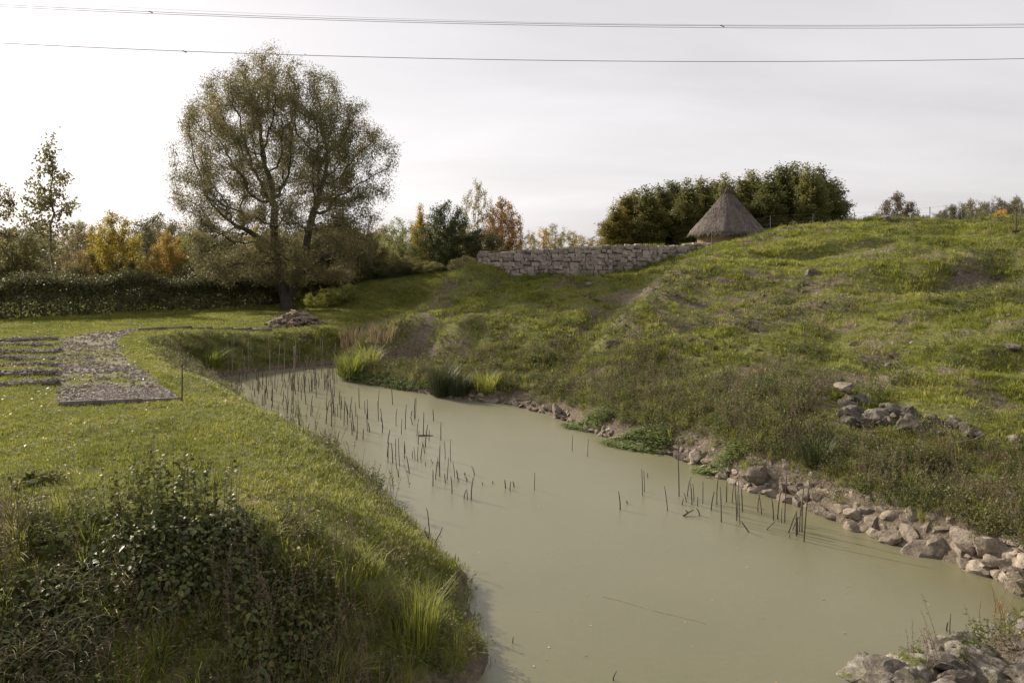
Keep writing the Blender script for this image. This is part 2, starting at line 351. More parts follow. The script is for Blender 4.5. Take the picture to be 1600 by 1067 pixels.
M['ivy'] = leafy('ivy_leaf', [(0, (.045, .046, .022)), (.5, (.10, .10, .04)), (.85, (.19, .17, .06)), (1, (.20, .15, .06))], .35, rough=.6, spec=.25)

def bark(name, c1, c2):
    m, t, o, b = mat_new(name)
    f = noise(t, 9, 5, .65, stretch=(1, 1, .25), coord='obj'); t.links.new(ramp(t, f, [(.3, c1), (.7, c2)]), b.inputs['Base Color']); b.inputs['Roughness'].default_value = .9
    bump(t, b, f, .8, .03); return m
M['bark'] = bark('bark', (.035, .028, .022), (.095, .08, .065))
M['birchbark'] = bark('pale_bark', (.10, .09, .075), (.26, .24, .21))
M['stalk'] = bark('reed_stalk', (.045, .036, .028), (.12, .095, .07))
M['palestalk'] = bark('pale_reed', (.14, .115, .08), (.27, .225, .16))
M['wood'] = bark('weathered_wood', (.075, .06, .045), (.20, .165, .125))
M['splitwood'] = bark('split_wood', (.12, .085, .055), (.33, .25, .17))
M['plank'] = bark('edge_board', (.065, .056, .044), (.17, .145, .115))

def stone(name, c1, c2, c3, moss=0.0):
    m, t, o, b = mat_new(name)
    oi = N(t, 'ShaderNodeObjectInfo')
    f = noise(t, 5.5, 6, .68); g = noise(t, 28, 5, .7)
    c = ramp(t, f, [(.28, c1), (.5, c2), (.74, c3)])
    sp = ramp(t, g, [(.32, (.5, .48, .46)), (.6, (1.05, 1.03, 1.0))]); c = mixc(t, .75, c, sp, 'MULTIPLY')
    v = N(t, 'ShaderNodeMapRange'); t.links.new(oi.outputs['Random'], v.inputs[0]); v.inputs[3].default_value = .68; v.inputs[4].default_value = 1.15
    vv = N(t, 'ShaderNodeCombineColor'); [t.links.new(v.outputs[0], vv.inputs[k]) for k in range(3)]
    c = mixc(t, 1.0, c, vv.outputs[0], 'MULTIPLY')
    if moss:
        nz = N(t, 'ShaderNodeSeparateXYZ'); t.links.new(N(t, 'ShaderNodeNewGeometry').outputs['Normal'], nz.inputs[0])
        mm = N(t, 'ShaderNodeMath', operation='MULTIPLY'); t.links.new(nz.outputs[2], mm.inputs[0]); t.links.new(noise(t, 3.2, 5, .6), mm.inputs[1])
        mf = N(t, 'ShaderNodeMapRange'); t.links.new(mm.outputs[0], mf.inputs[0]); mf.inputs[1].default_value = .62 - .25 * moss; mf.inputs[2].default_value = .72 - .25 * moss
        c = mixc(t, mf.outputs[0], c, (.085, .09, .022))
    t.links.new(c, b.inputs['Base Color']); b.inputs['Roughness'].default_value = .92; b.inputs['Specular IOR Level'].default_value = .2
    ad = N(t, 'ShaderNodeMath', operation='MULTIPLY_ADD'); t.links.new(g, ad.inputs[0]); ad.inputs[1].default_value = .4; t.links.new(f, ad.inputs[2])
    bump(t, b, ad.outputs[0], .9, .05); return m
M['stone'] = stone('pale_limestone', (.105, .085, .065), (.24, .20, .16), (.39, .345, .285))
M['darkstone'] = stone('weathered_stone', (.05, .043, .036), (.125, .108, .09), (.26, .235, .205), .35)
M['mossstone'] = stone('mossy_stone', (.07, .062, .05), (.20, .18, .15), (.43, .40, .355), .6)
M['wallstone'] = stone('wall_stone', (.17, .142, .12), (.36, .31, .272), (.53, .47, .42))
M['pebble'] = stone('pebble', (.16, .135, .115), (.31, .27, .235), (.46, .42, .37))

m, t, o, b = mat_new('mortar'); f = noise(t, 14, 5, .7)
t.links.new(ramp(t, f, [(.3, (.11, .092, .077)), (.7, (.24, .205, .175))]), b.inputs['Base Color']); b.inputs['Roughness'].default_value = .95; bump(t, b, f, .8, .04); M['mortar'] = m
m, t, o, b = mat_new('thatch'); f = noise(t, 6, 5, .65, coord='obj', stretch=(3.2, 3.2, .5)); g = noise(t, 1.1, 4, .6, coord='obj')
c = ramp(t, f, [(.3, (.07, .057, .05)), (.55, (.155, .13, .113)), (.75, (.25, .215, .185))]); t.links.new(mixc(t, .6, c, ramp(t, g, [(.35, (.55, .53, .52)), (.65, (1.15, 1.08, 1.0))]), 'MULTIPLY'), b.inputs['Base Color']); b.inputs['Roughness'].default_value = .95; bump(t, b, f, 1, .05); M['thatch'] = m
m, t, o, b = mat_new('daub'); f = noise(t, 3.5, 5, .65)
t.links.new(ramp(t, f, [(.3, (.20, .135, .075)), (.7, (.36, .25, .145))]), b.inputs['Base Color']); b.inputs['Roughness'].default_value = .95; bump(t, b, f, .6, .04); M['daub'] = m
m, t, o, b = mat_new('metal'); b.inputs['Base Color'].default_value = (.06, .06, .062, 1); b.inputs['Metallic'].default_value = .6; b.inputs['Roughness'].default_value = .6; M['metal'] = m
m, t, o, b = mat_new('cable'); b.inputs['Base Color'].default_value = (.13, .115, .12, 1); b.inputs['Roughness'].default_value = .6; M['cable'] = m
m, t, o, b = mat_new('rust'); f = noise(t, 20, 4, .6); t.links.new(ramp(t, f, [(.3, (.035, .022, .016)), (.7, (.10, .06, .04))]), b.inputs['Base Color']); b.inputs['Roughness'].default_value = .85; M['rust'] = m

# soil and turf of the ground sheet
m, t, o, b = mat_new('ground_turf')
at = N(t, 'ShaderNodeAttribute', attribute_name='soil').outputs['Fac']; gr = N(t, 'ShaderNodeAttribute', attribute_name='gravel').outputs['Fac']
n1 = noise(t, 1.7, 6, .62); n2 = noise(t, 13, 5, .65); n3 = noise(t, 50, 3, .6)
turf = ramp(t, n2, [(.3, (.06, .062, .022)), (.5, (.12, .125, .036)), (.7, (.19, .18, .06))])
soil = ramp(t, n2, [(.3, (.075, .058, .042)), (.55, (.155, .125, .093)), (.75, (.24, .20, .15))])
grav = ramp(t, n3, [(.3, (.10, .088, .07)), (.5, (.21, .185, .155)), (.7, (.34, .305, .26))])
ss = N(t, 'ShaderNodeMath', operation='MULTIPLY_ADD'); t.links.new(n1, ss.inputs[0]); ss.inputs[1].default_value = 1.0; t.links.new(at, ss.inputs[2])
sf = N(t, 'ShaderNodeMapRange'); t.links.new(ss.outputs[0], sf.inputs[0]); sf.inputs[1].default_value = .85; sf.inputs[2].default_value = 1.15
c = mixc(t, sf.outputs[0], turf, soil); c = mixc(t, gr, c, grav)
t.links.new(c, b.inputs['Base Color']); b.inputs['Roughness'].default_value = .95; b.inputs['Specular IOR Level'].default_value = .15
hh = N(t, 'ShaderNodeMath', operation='MULTIPLY_ADD'); t.links.new(n3, hh.inputs[0]); hh.inputs[1].default_value = .4; t.links.new(n2, hh.inputs[2]); bump(t, b, hh.outputs[0], 1, .06)
M['ground'] = m
# duckweed water
m, t, o, b = mat_new('duckweed_water')
n1 = noise(t, .35, 4, .55); n2 = noise(t, 60, 4, .7); n3 = noise(t, 7, 5, .65, stretch=(1, 1.8, 1))
c = ramp(t, n1, [(.3, (.104, .099, .041)), (.7, (.122, .114, .050))])
c = mixc(t, .55, c, ramp(t, n2, [(.35, (.55, .55, .5)), (.62, (1.12, 1.12, 1.08))]), 'MULTIPLY')
c = mixc(t, .5, c, ramp(t, n3, [(.3, (.80, .79, .75)), (.55, (1.0, 1.0, 1.0)), (.8, (1.12, 1.1, 1.04))]), 'MULTIPLY')
t.links.new(c, b.inputs['Base Color']); b.inputs['Roughness'].default_value = .30; b.inputs['Specular IOR Level'].default_value = .75
b.inputs['Sheen Weight'].default_value = .20; b.inputs['Sheen Roughness'].default_value = .35; b.inputs['Sheen Tint'].default_value = (1, .96, .9, 1)
bump(t, b, n2, .2, .008); M['water'] = m

# ------------------------------------------------------------------ ground and water
def in_poly(P, x, y):
    ins = np.zeros(np.shape(x), bool); n = len(P)
    for i in range(n):
        a = P[i]; q = P[(i + 1) % n]
        c = (a[1] > y) != (q[1] > y); xx = (q[0] - a[0]) * (y - a[1]) / ((q[1] - a[1]) or 1e-9) + a[0]; ins ^= c & (x < xx)
    return ins
def at_z(px, py, z): d = (CAM_H - z) * FPX / (py - HOR); return ((px - 800) / FPX * d, d)
PATH = [at_z(*p, 1.62) for p in ((92, 632), (88, 600), (85, 560), (92, 533), (150, 521), (300, 512), (425, 505), (425, 511), (300, 517), (215, 523), (184, 531), (192, 548), (225, 580), (285, 626))]
def soilmask(x, y):
    hm = hillmask(x, y); sd, wid, par = shore(x, y)
    s = .42 * sst(.5, .66, fbm(x, y, 3.2, 21, 4)) + .42 * sst(.47, .64, fbm(x, y, .9, 23, 3))
    # the barer flank below the crest and the scree on the mound's nose
    for px, d, rx, ry, a in ((1110, 31, 4.5, 3.5, .45), (1350, 27, 4, 3, .35), (676, 38.0, 1.3, 1.8, .6), (1200, 40, 3, 1, .4), (1380, 20, 2, 1, .5)):
        cx, cy, _ = wp(px, d, 0); s = s + a * np.exp(-((x - cx) / rx) ** 2 - ((y - cy) / ry) ** 2)
    s = np.clip(s, 0, 1) * hm
    s = np.maximum(s, .8 * (1 - sst(.0, .5, sd)))
    s = np.maximum(s, .7 * np.exp(-(line_dist(SCARP, x, y + -.45) / .38) ** 2))
    s = np.maximum(s, .8 * (par < NR - 2) * (1 - sst(.5, .85, sd)))
    s = np.maximum(s, .85 * ((x > 3.3) & (y < 11.4) & (x < 9.5)))
    s = np.maximum(s, .75 * np.exp(-((x + 14.5) / 4.5) ** 2 - ((y - 50) / 2.6) ** 2))       # bare earth under the willow
    return s
nx, ny = len(GX), len(GY)
ii = np.arange(nx * ny).reshape(nx, ny)
F = np.stack([ii[:-1, :-1], ii[1:, :-1], ii[1:, 1:], ii[:-1, 1:]], -1).reshape(-1, 4)
gm = mesh_np('ground', np.stack([_X, _Y, _Z], -1).reshape(-1, 3), F, M['ground'], True)
gravm = in_poly(PATH, _X, _Y) * (.35 + .65 * sst(.35, .6, fbm(_X, _Y, 1.6, 31, 3)))
for nm, arr in (('soil', soilmask(_X, _Y)), ('gravel', gravm)):
    a = gm.attributes.new(nm, 'FLOAT', 'POINT'); a.data.foreach_set('value', np.asarray(arr, np.float32).ravel())
tag(obj('ground', gm), 'grassy ground with a mown lawn, a moat bank and a rough hill', 'ground', kind='structure')
wm = mesh_np('water', [(-62, -15, 0), (14, -15, 0), (14, 44, 0), (-62, 44, 0)], np.array([[0, 1, 2, 3]]), M['water'])
tag(obj('water', wm), 'still moat water covered by pale olive duckweed', 'water', kind='structure')

# ------------------------------------------------------------------ scatter (geometry nodes, for what nobody could count)
def scatter(name, protos, P, rot, scl, idx, parent=None):
    """one object whose points each carry a small plant or pebble"""
    col = bpy.data.collections.new(name + '_kit')                      # not linked to the scene: only a source of shapes
    for k, me in enumerate(protos):
        col.objects.link(bpy.data.objects.new('%s_%02d' % (name, k), me))
    me = bpy.data.meshes.new(name); me.vertices.add(len(P)); me.vertices.foreach_set('co', np.asarray(P, np.float32).ravel())
    for nm, ty, key, arr in (('rot', 'FLOAT_VECTOR', 'vector', rot), ('scl', 'FLOAT_VECTOR', 'vector', scl), ('idx', 'INT', 'value', idx)):
        a = me.attributes.new(nm, ty, 'POINT'); a.data.foreach_set(key, np.asarray(arr, np.int32 if ty == 'INT' else np.float32).ravel())
    o = obj(name, me, parent)
    t = bpy.data.node_groups.new(name, 'GeometryNodeTree')
    t.interface.new_socket('Geometry', in_out='INPUT', socket_type='NodeSocketGeometry'); t.interface.new_socket('Geometry', in_out='OUTPUT', socket_type='NodeSocketGeometry')
    gi = N(t, 'NodeGroupInput'); go = N(t, 'NodeGroupOutput'); ip = N(t, 'GeometryNodeInstanceOnPoints'); ci = N(t, 'GeometryNodeCollectionInfo')
    ci.inputs['Collection'].default_value = col; ci.inputs['Separate Children'].default_value = True; ci.inputs['Reset Children'].default_value = True
    mp = N(t, 'GeometryNodeMeshToPoints'); t.links.new(gi.outputs[0], mp.inputs[0]); t.links.new(mp.outputs[0], ip.inputs['Points']); t.links.new(ci.outputs[0], ip.inputs['Instance'])
    ip.inputs['Pick Instance'].default_value = True
    def na(nm, dt):
        n = N(t, 'GeometryNodeInputNamedAttribute', data_type=dt); n.inputs['Name'].default_value = nm; return n.outputs['Attribute']
    t.links.new(na('idx', 'INT'), ip.inputs['Instance Index']); t.links.new(na('scl', 'FLOAT_VECTOR'), ip.inputs['Scale'])
    er = N(t, 'FunctionNodeEulerToRotation'); t.links.new(na('rot', 'FLOAT_VECTOR'), er.inputs[0]); t.links.new(er.outputs[0], ip.inputs['Rotation'])
    t.links.new(ip.outputs[0], go.inputs[0])
    o.modifiers.new('scatter', 'NODES').node_group = t
    return o
def put(name, protos, x, y, smin, smax, tilt=.15, sink=0.0, parent=None, scale=None, zs=None, g=rng):
    n = len(x); P = np.stack([x, y, ground(x, y) - sink], 1)
    s = g.uniform(smin, smax, n) if scale is None else scale
    S = np.stack([s, s, s * (g.uniform(.75, 1.2, n) if zs is None else zs)], 1)
    rot = np.stack([g.normal(0, tilt, n), g.normal(0, tilt, n), g.uniform(0, 6.283, n)], 1)
    return scatter(name, protos, P, rot, S, g.integers(0, len(protos), n), parent)
def wedge(n, d0, d1, p=1.0, m=.74, pad=2.0, g=rng):
    """random places in the ground the photograph looks over; p = 0 even per metre of depth, 1 even per area"""
    u = g.random(n); y = (d0 ** (1 + p) + u * (d1 ** (1 + p) - d0 ** (1 + p))) ** (1 / (1 + p))
    return g.uniform(-1, 1, n) * (m * y + pad), y

def tuft(name, n, h0, h1, spread, wd, bend, mat, g):
    b = MB(); a = g.uniform(0, 6.283, n); r = spread * np.sqrt(g.random(n)); D = np.stack([np.cos(a + g.normal(0, .6, n)), np.sin(a + g.normal(0, .6, n)), np.zeros(n)], 1)
    b.blades(np.stack([np.cos(a) * r, np.sin(a) * r, np.full(n, -.02)], 1), D, g.uniform(h0, h1, n), g.uniform(.6, 1.3, n) * wd, g.uniform(.2, 1, n) * bend)
    return b.mesh(name, mat)
def stems(name, n, h0, h1, leaves, ll, lw, lean, mat, g, r=.004, droop=0.0, leafmat=None, spread=.12):
    """upright leafy stems: each stem a thin three-sided tube, leaves all the way up"""
    b = MB()
    for k in range(n):
        a = g.uniform(0, 6.283); h = g.uniform(h0, h1); l = g.uniform(.2, 1) * lean; base = np.array([g.normal(0, spread), g.normal(0, spread), -.03])
        tt = np.linspace(0, 1, 4)[:, None]; dd = np.array([math.cos(a), math.sin(a), 0])
        P = base + tt * np.array([0, 0, h]) + (tt ** 1.6) * dd * l * h
        b.tube(P, np.linspace(r, r * .5, 4), 3, False)
        m = leaves; f = g.uniform(.15, 1, m)[:, None]
        Q = base + f * np.array([0, 0, h]) + (f ** 1.6) * dd * l * h
        an = g.uniform(0, 6.283, m); el = g.uniform(-.2, .9, m) - droop
        D = np.stack([np.cos(an) * np.cos(el), np.sin(an) * np.cos(el), np.sin(el)], 1); W = unit(np.cross(D, rdir(m, g)))
        b.leaves(Q, D, W, g.uniform(.6, 1.2, m) * ll * (1.15 - .5 * f[:, 0]), g.uniform(.7, 1.2, m) * lw, .2)
    return b.mesh(name, mat)
def rosette(name, n, l, wdt, mat, g, up=.6):
    b = MB(); a = g.uniform(0, 6.283, n); el = g.uniform(.1, up + .3, n); D = np.stack([np.cos(a) * np.cos(el), np.sin(a) * np.cos(el), np.sin(el)], 1)
    W = np.stack([-np.sin(a), np.cos(a), g.normal(0, .25, n)], 1); b.leaves(np.zeros((n, 3)) + g.normal(0, .02, (n, 3)), D, unit(W), g.uniform(.6, 1.1, n) * l, g.uniform(.7, 1.2, n) * wdt, .25)
    return b.mesh(name, mat)

g1 = np.random.default_rng(11)
K = {}
K['lawn'] = [tuft('lawn_tuft', 26, .03, .075, .13, .0042, .9, M['lawn'], g1) for _ in range(4)]
K['hill'] = [tuft('hill_tuft', 28, .045, .125, .12, .005, 1.0, M['hillgrass'], g1) for _ in range(4)] + [tuft('hill_tuft', 20, .04, .10, .12, .006, .9, M['hillgrass'], g1) for _ in range(2)]
K['dry'] = [tuft('dry_tuft', 22, .10, .30, .10, .0035, 1.2, M['drygrass'], g1) for _ in range(3)]
K['tall'] = [tuft('tall_tuft', 34, .25, .55, .10, .005, 1.1, M['hillgrass'], g1) for _ in range(3)]
K['rosette'] = [rosette('rosette', 12, .17, .035, M['weed'], g1) for _ in range(3)]
K['weed'] = [stems('leafy_weed', 6, .2, .5, 12, .075, .016, .35, M['weed'], g1) for _ in range(4)]
K['dryweed'] = [stems('dry_weed', 8, .35, .85, 16, .05, .007, .35, M['dryweed'], g1, r=.0045, spread=.14) for _ in range(4)]

def bushlet(name, n, r, h, ll, lw, mat, g):
    b = MB(); D = rdir(n, g); D[:, 2] = np.abs(D[:, 2]); P = D * np.array([r, r, h]) * (g.random(n) ** .5)[:, None]
    E = unit(D + rdir(n, g) * .9); b.leaves(P, E, unit(np.cross(E, rdir(n, g))), g.uniform(.6, 1.3, n) * ll, g.uniform(.7, 1.2, n) * lw, .2)
    return b.mesh(name, mat)
K['bush'] = [bushlet('weed_bush', 190, .28, .42, .06, .016, M['weed'], g1) for _ in range(3)]
K['drybush'] = [bushlet('dry_weed_bush', 170, .26, .45, .055, .007, M['dryweed'], g1) for _ in range(2)]

# ------------------------------------------------------------------ turf and weeds
x, y = wedge(150000, 7.2, 58, .25)
hm = hillmask(x, y); sd, wid, par = shore(x, y); onp = in_poly(PATH, x, y); so = soilmask(x, y)
land = (sd > .02) & ~((x > 3.3) & (y < 11.4) & (x < 9) & (rng.random(len(x)) < .8))
lw = land & (hm < .5) & (rng.random(len(x)) < np.where(onp, np.where(y < 20.6, .10, np.where(y > 32, .12, .22 + .65 * sst(.42, .6, fbm(x, y, 1.2, 41, 3)))), 1 - .75 * so)) & ~((y < 9.6) & (x < 0) & (rng.random(len(x)) < .5))
sc = (.85 + .016 * y) * (.75 + .7 * fbm(x, y, 1.5, 12, 3)) * np.where(onp, .7, 1)
tag(put('lawn_grass', K['lawn'], x[lw], y[lw], 1, 1, .12, scale=sc[lw] * rng.uniform(.8, 1.25, lw.sum())), 'short mown green grass on the lawn and moat bank', 'grass', kind='stuff')
x, y = wedge(170000, 9, 60, .25)
hm = hillmask(x, y); sd, wid, par = shore(x, y); so = soilmask(x, y); clump = fbm(x, y, .8, 51, 3)
hl = (sd > .45) & (hm >= .5) & ~((x > 3.3) & (y < 11.4) & (x < 9) & (rng.random(len(x)) < .8)) & (rng.random(len(x)) < np.clip(1.1 - .95 * so, .16, 1) * np.clip(.35 + 2.2 * (clump - .33), .1, 1))
sc = (.8 + .014 * y) * (.6 + 1.0 * clump)
tag(put('hillside_grass', K['hill'], x[hl], y[hl], 1, 1, .15, scale=sc[hl] * rng.uniform(.75, 1.3, hl.sum())), 'uneven tufts of grass on the rough hillside', 'grass', kind='stuff')
# weeds: tall and dry along the foot of the hill, scattered rosettes higher up
x, y = wedge(52000, 9.5, 46, .3)
hm = hillmask(x, y); sd, wid, par = shore(x, y); n1 = fbm(x, y, 2.2, 61, 3)
hp = spot(1405, 648); heap = np.exp(-((x - hp[0]) / 2.0) ** 2 - ((y - hp[1]) / 1.1) ** 2) > .35
band = np.exp(-((sd - 1.7) / 1.4) ** 2) * ~heap * (1 - .8 * (line_dist(SCARP, x, y - .3) < .5)); crest = sst(36, 42, y)
keep = (hm > .4) & (sd > .45) & (par < NR) & (rng.random(len(x)) < np.clip(band * 3.4 * (n1 - .18), 0, .85))
tag(put('bank_weeds', K['dryweed'] + K['weed'] + K['tall'][:1] + K['dry'][:1] + K['bush'] + K['drybush'], x[keep], y[keep], .45, 1.1, .15), 'tangle of brown dry weeds along the foot of the hill', 'weeds', kind='stuff')
keep2 = (hm > .4) & (sd > 1.5) & (rng.random(len(x)) < .24 * sst(.44, .62, fbm(x, y, 1.6, 71, 3)))
tag(put('hillside_weeds', K['rosette'] + K['weed'][:2] + K['bush'][:1], x[keep2], y[keep2], .5, 1.15, .15), 'small green broad-leaved weeds scattered over the hillside', 'weeds', kind='stuff')
keep3 = (hm > .4) & (sd > .4) & (rng.random(len(x)) <   .24 * np.clip(.12 + band + 1.3 * (soilmask(x, y) > .35) * .5, 0, 1))
tag(put('dry_grass', K['dry'], x[keep3], y[keep3], .5, 1.2, .2), 'straw-coloured dry grass on the hillside', 'dry grass', kind='stuff')
# far bank of the pond and the foot of the lawn bank
x, y = wedge(26000, 9, 44, .3)
sd, wid, par = shore(x, y)
fb = (par > NR - 1) & (par < NR + len(far) + .4) & (sd > .1) & (sd < 2.3) & (rng.random(len(x)) < .9)
lb = (par >= NR + len(far)) & (sd > .05) & (sd < 1.1) & (x > -9) & (y > 8.3) & (rng.random(len(x)) < .28 * (fbm(x, y, 1.3, 81, 2) + .25))
kk = fb | lb
tag(put('pond_edge_weeds', K['dryweed'][:2] + K['weed'] + K['tall'][:1] + K['bush'] + K['drybush'], x[kk], y[kk], .4, .95, .15), 'dark weeds and grasses on the bank around the end of the pond', 'weeds', kind='stuff')
# shaded front slope
x = rng.uniform(-9.5, -.2, 5200); y = rng.uniform(7.4, 11.2, 5200); sd, wid, par = shore(x, y)
fs = (sd > .05) & (sd < 3.1) & (rng.random(len(x)) < .55 * sst(11.2, 9.4, y + .25 * x + 1.0))
tag(put('slope_undergrowth', K['weed'] + K['tall'] + K['dry'] + K['dryweed'][:2], x[fs], y[fs], .4, .95, .2), 'dark undergrowth of grass and dead stems on the shaded slope', 'undergrowth', kind='stuff')
# fallen leaves
b = MB(); b.leaves(np.zeros((1, 3)), np.array([[1., 0, 0]]), np.array([[0, 1., 0]]), [.09], [.026], .35); fl = [b.mesh('fallen_leaf', M['fallen'])]
x, y = wedge(15000, 9, 50, .4); sd, wid, par = shore(x, y)
k = (sd > .4) & (hillmask(x, y) < .4) & (rng.random(len(x)) < .3 + .7 * sst(-4, -12, x))
x, y = x[k], y[k]; n = len(x)
tag(scatter('fallen_leaves', fl, np.stack([x, y, ground(x, y) + rng.uniform(.02, .07, n)], 1), np.stack([rng.normal(0, .35, n), rng.normal(0, .35, n), rng.uniform(0, 6.28, n)], 1), np.repeat(rng.uniform(.4, 1.0, n)[:, None], 3, 1), np.zeros(n, int)), 'orange and pale fallen leaves strewn over the lawn', 'fallen leaves', kind='stuff')
# watercress mats at the water's edge
b = MB(); kc = []
for q in range(3):
    b = MB(); n = 22; P = np.stack([g1.normal(0, .09, n), g1.normal(0, .09, n), g1.uniform(0, .09, n)], 1); a = g1.uniform(0, 6.28, n); el = g1.uniform(-.1, .5, n)
    D = np.stack([np.cos(a) * np.cos(el), np.sin(a) * np.cos(el), np.sin(el)], 1); b.leaves(P, D, unit(np.cross(D, rdir(n, g1) * .3 + [0, 0, 1])), g1.uniform(.04, .075, n), g1.uniform(.014, .024, n), .15); kc.append(b.mesh('cress_sprig', M['cress']))
def cress(pts, label):
    xs = []; ys = []
    for px, py, rx, ry, n in pts:
        cx, cy = w0(px, py); a = rng.uniform(0, 6.28, n); r = np.sqrt(rng.random(n)); dx = rx * np.cos(a) * r; dy = ry * np.sin(a) * r
        xs.append(cx + dx * .85 + dy * .3); ys.append(cy + dy * .8 - dx * .55)
    x = np.concatenate(xs); y = np.concatenate(ys); n = len(x)
    P = np.stack([x, y, np.maximum(ground(x, y), 0) + .005], 1)
    o = scatter('watercress', kc, P, np.stack([rng.normal(0, .1, n), rng.normal(0, .1, n), rng.uniform(0, 6.28, n)], 1), rng.uniform(.8, 1.5, n)[:, None] * np.array([1, 1, .5]), rng.integers(0, 3, n))
    tag(o, label, 'watercress', kind='stuff')
cress([(1000, 699, 1.0, .45, 420), (925, 671, .9, .35, 260)], 'mat of fresh green watercress spreading from the stone edge')
cress([(590, 600, 1.7, .35, 240), (650, 610, 1.5, .3, 220), (560, 594, .9, .4, 140)], 'watercress along the shore below the bright sedge')
cress([(1135, 742, .7, .25, 150)], 'small watercress patch between shore stones')
# duckweed flecks and drifted leaves on the water
n = 420; x = rng.uniform(-6, 7, n); y = rng.uniform(9, 30, n); sd, wid, par = shore(x, y); k = sd < -.4; x, y = x[k], y[k]; n = len(x)
tag(scatter('drifting_leaves', fl, np.stack([x, y, np.full(n, .006)], 1), np.stack([rng.normal(0, .05, n), rng.normal(0, .05, n), rng.uniform(0, 6.28, n)], 1), np.repeat(rng.uniform(.2, .6, n)[:, None], 3, 1), np.zeros(n, int)), 'tiny fallen leaves drifting on the duckweed', 'fallen leaves', kind='stuff')

# ------------------------------------------------------------------ stones
def rock(name, seed, mat, sub=2, rough=.10, planes=9):
    from mathutils import noise as mn
    g = np.random.default_rng(seed); off = Vector(g.uniform(-50, 50, 3)); bm = bmesh.new(); bmesh.ops.create_icosphere(bm, subdivisions=sub, radius=1)
    n = rdir(planes, g); d = g.uniform(.5, .95, planes)
    for v in bm.verts:
        p = np.array(v.co); q = n @ p; r = np.min(np.where(q > .05, d / np.maximum(q, .05), 9)); r = min(r, 1.2)
        q3 = Vector(p * r); r *= 1 + rough * (mn.fractal(q3 * 1.6 + off, 1.0, 2.0, 4) + .5 * (abs(mn.noise(q3 * 3.1 + off)) - .3))
        v.co = Vector(p * r)
    me = bpy.data.meshes.new(name); bm.to_mesh(me); bm.free(); me.materials.append(mat)
    me.polygons.foreach_set('use_smooth', np.ones(len(me.polygons), bool)); me.set_sharp_from_angle(angle=R(32))
    return me
SH = [rock('shore_stone', 100 + k, M['stone'], 3, .16, 12) for k in range(9)]
DK = [rock('dark_stone', 200 + k, M['darkstone'], 3, .2, 11) for k in range(6)]
MS = [rock('mossy_stone', 300 + k, M['mossstone'] if k % 3 == 0 else M['darkstone'], 4, .22, 13) for k in range(8)]
def put_rock(name, me, x, y, z, s, label, cat='stone', group=None, tilt=.4, g=random):
    o = obj(name, me, None, (x, y, z), (g.uniform(-tilt, tilt), g.uniform(-tilt, tilt), g.uniform(0, 6.28)), s)
    return tag(o, label, cat, group)
# rubble edging of the moat: the nearer the abutment the bigger and the more rows
seg = poly[:NR]; cum = np.concatenate([[0], np.cumsum(np.linalg.norm(np.diff(seg, axis=0), axis=1))])
def along(s): return np.array([np.interp(s, cum, seg[:, 0]), np.interp(s, cum, seg[:, 1])])
g2 = random.Random(5)
out = np.array([.823, .568]); LEN = cum[-1] * .72
for r in range(4):                                   # courses of the rough facing, laid one behind and above the other
    s = g2.uniform(-.2, .1)
    while s < LEN:
        near = 1 - s / LEN; top = 4 if near > .72 else 3 if near > .5 else 2
        a_ = g2.uniform(.10, .215) * (1.0 if near > .7 else .72) * (1.3 if g2.random() < .1 else 1)
        if r < top and g2.random() > (.06 if near > .7 else .12 if near > .5 else .42):
            p = along(max(s + a_, 0)) + out * (.02 + r * .17 + g2.uniform(-.05, .05)); z = .03 + r * (.15 if near > .5 else .115) + g2.uniform(-.03, .03)
            o = obj('shore_stone', g2.choice(SH), None, (p[0], p[1], z), (g2.uniform(-.4, .4), g2.uniform(-.4, .4), math.atan2(-out[0], out[1]) + g2.uniform(-.5, .5) + (math.pi if g2.random() < .5 else 0)), (a_ * 1.25, a_ * g2.uniform(.8, 1.1), a_ * g2.uniform(.7, 1.0)))
            tag(o, 'pale limestone lump in the rubble edging at the foot of the hill', 'stone', 'stones edging the moat')
        s += a_ * g2.uniform(1.55, 1.95)
for px, py, sx, lab in ((870, 645, .30, 'long slanting pale slab at the water edge beside the watercress'), (1088, 716, .25, 'rounded boulder bulging from the stone edging by tall reed stalks'), (1190, 750, .31, 'broad cracked pale block in the stone edging'), (1545, 866, .29, 'tall pale block topped by dry grass in the stone edging')):
    x, y, z = spot(px, py); put_rock('shore_boulder', SH[int(px) % 9], x, y, z + .06, (sx, sx * .7, sx * .75), lab, 'boulder', None, .3, g2)
# plants rooted between the edging stones
q = rng.uniform(0, cum[-1], 2900); ox = rng.uniform(.2, 1.3, 2900); xx = np.interp(q, cum, seg[:, 0]) + out[0] * ox; yy = np.interp(q, cum, seg[:, 1]) + out[1] * ox
kq = rng.random(2900) < .3 + .65 * (ox > .45)
tag(put('edging_plants', K['bush'] + K['weed'][:2] + K['tall'][:2] + K['drybush'] + K['dry'], xx[kq], yy[kq], .3, .75, .3), 'small plants and grass rooted between the edging stones', 'plants', kind='stuff')
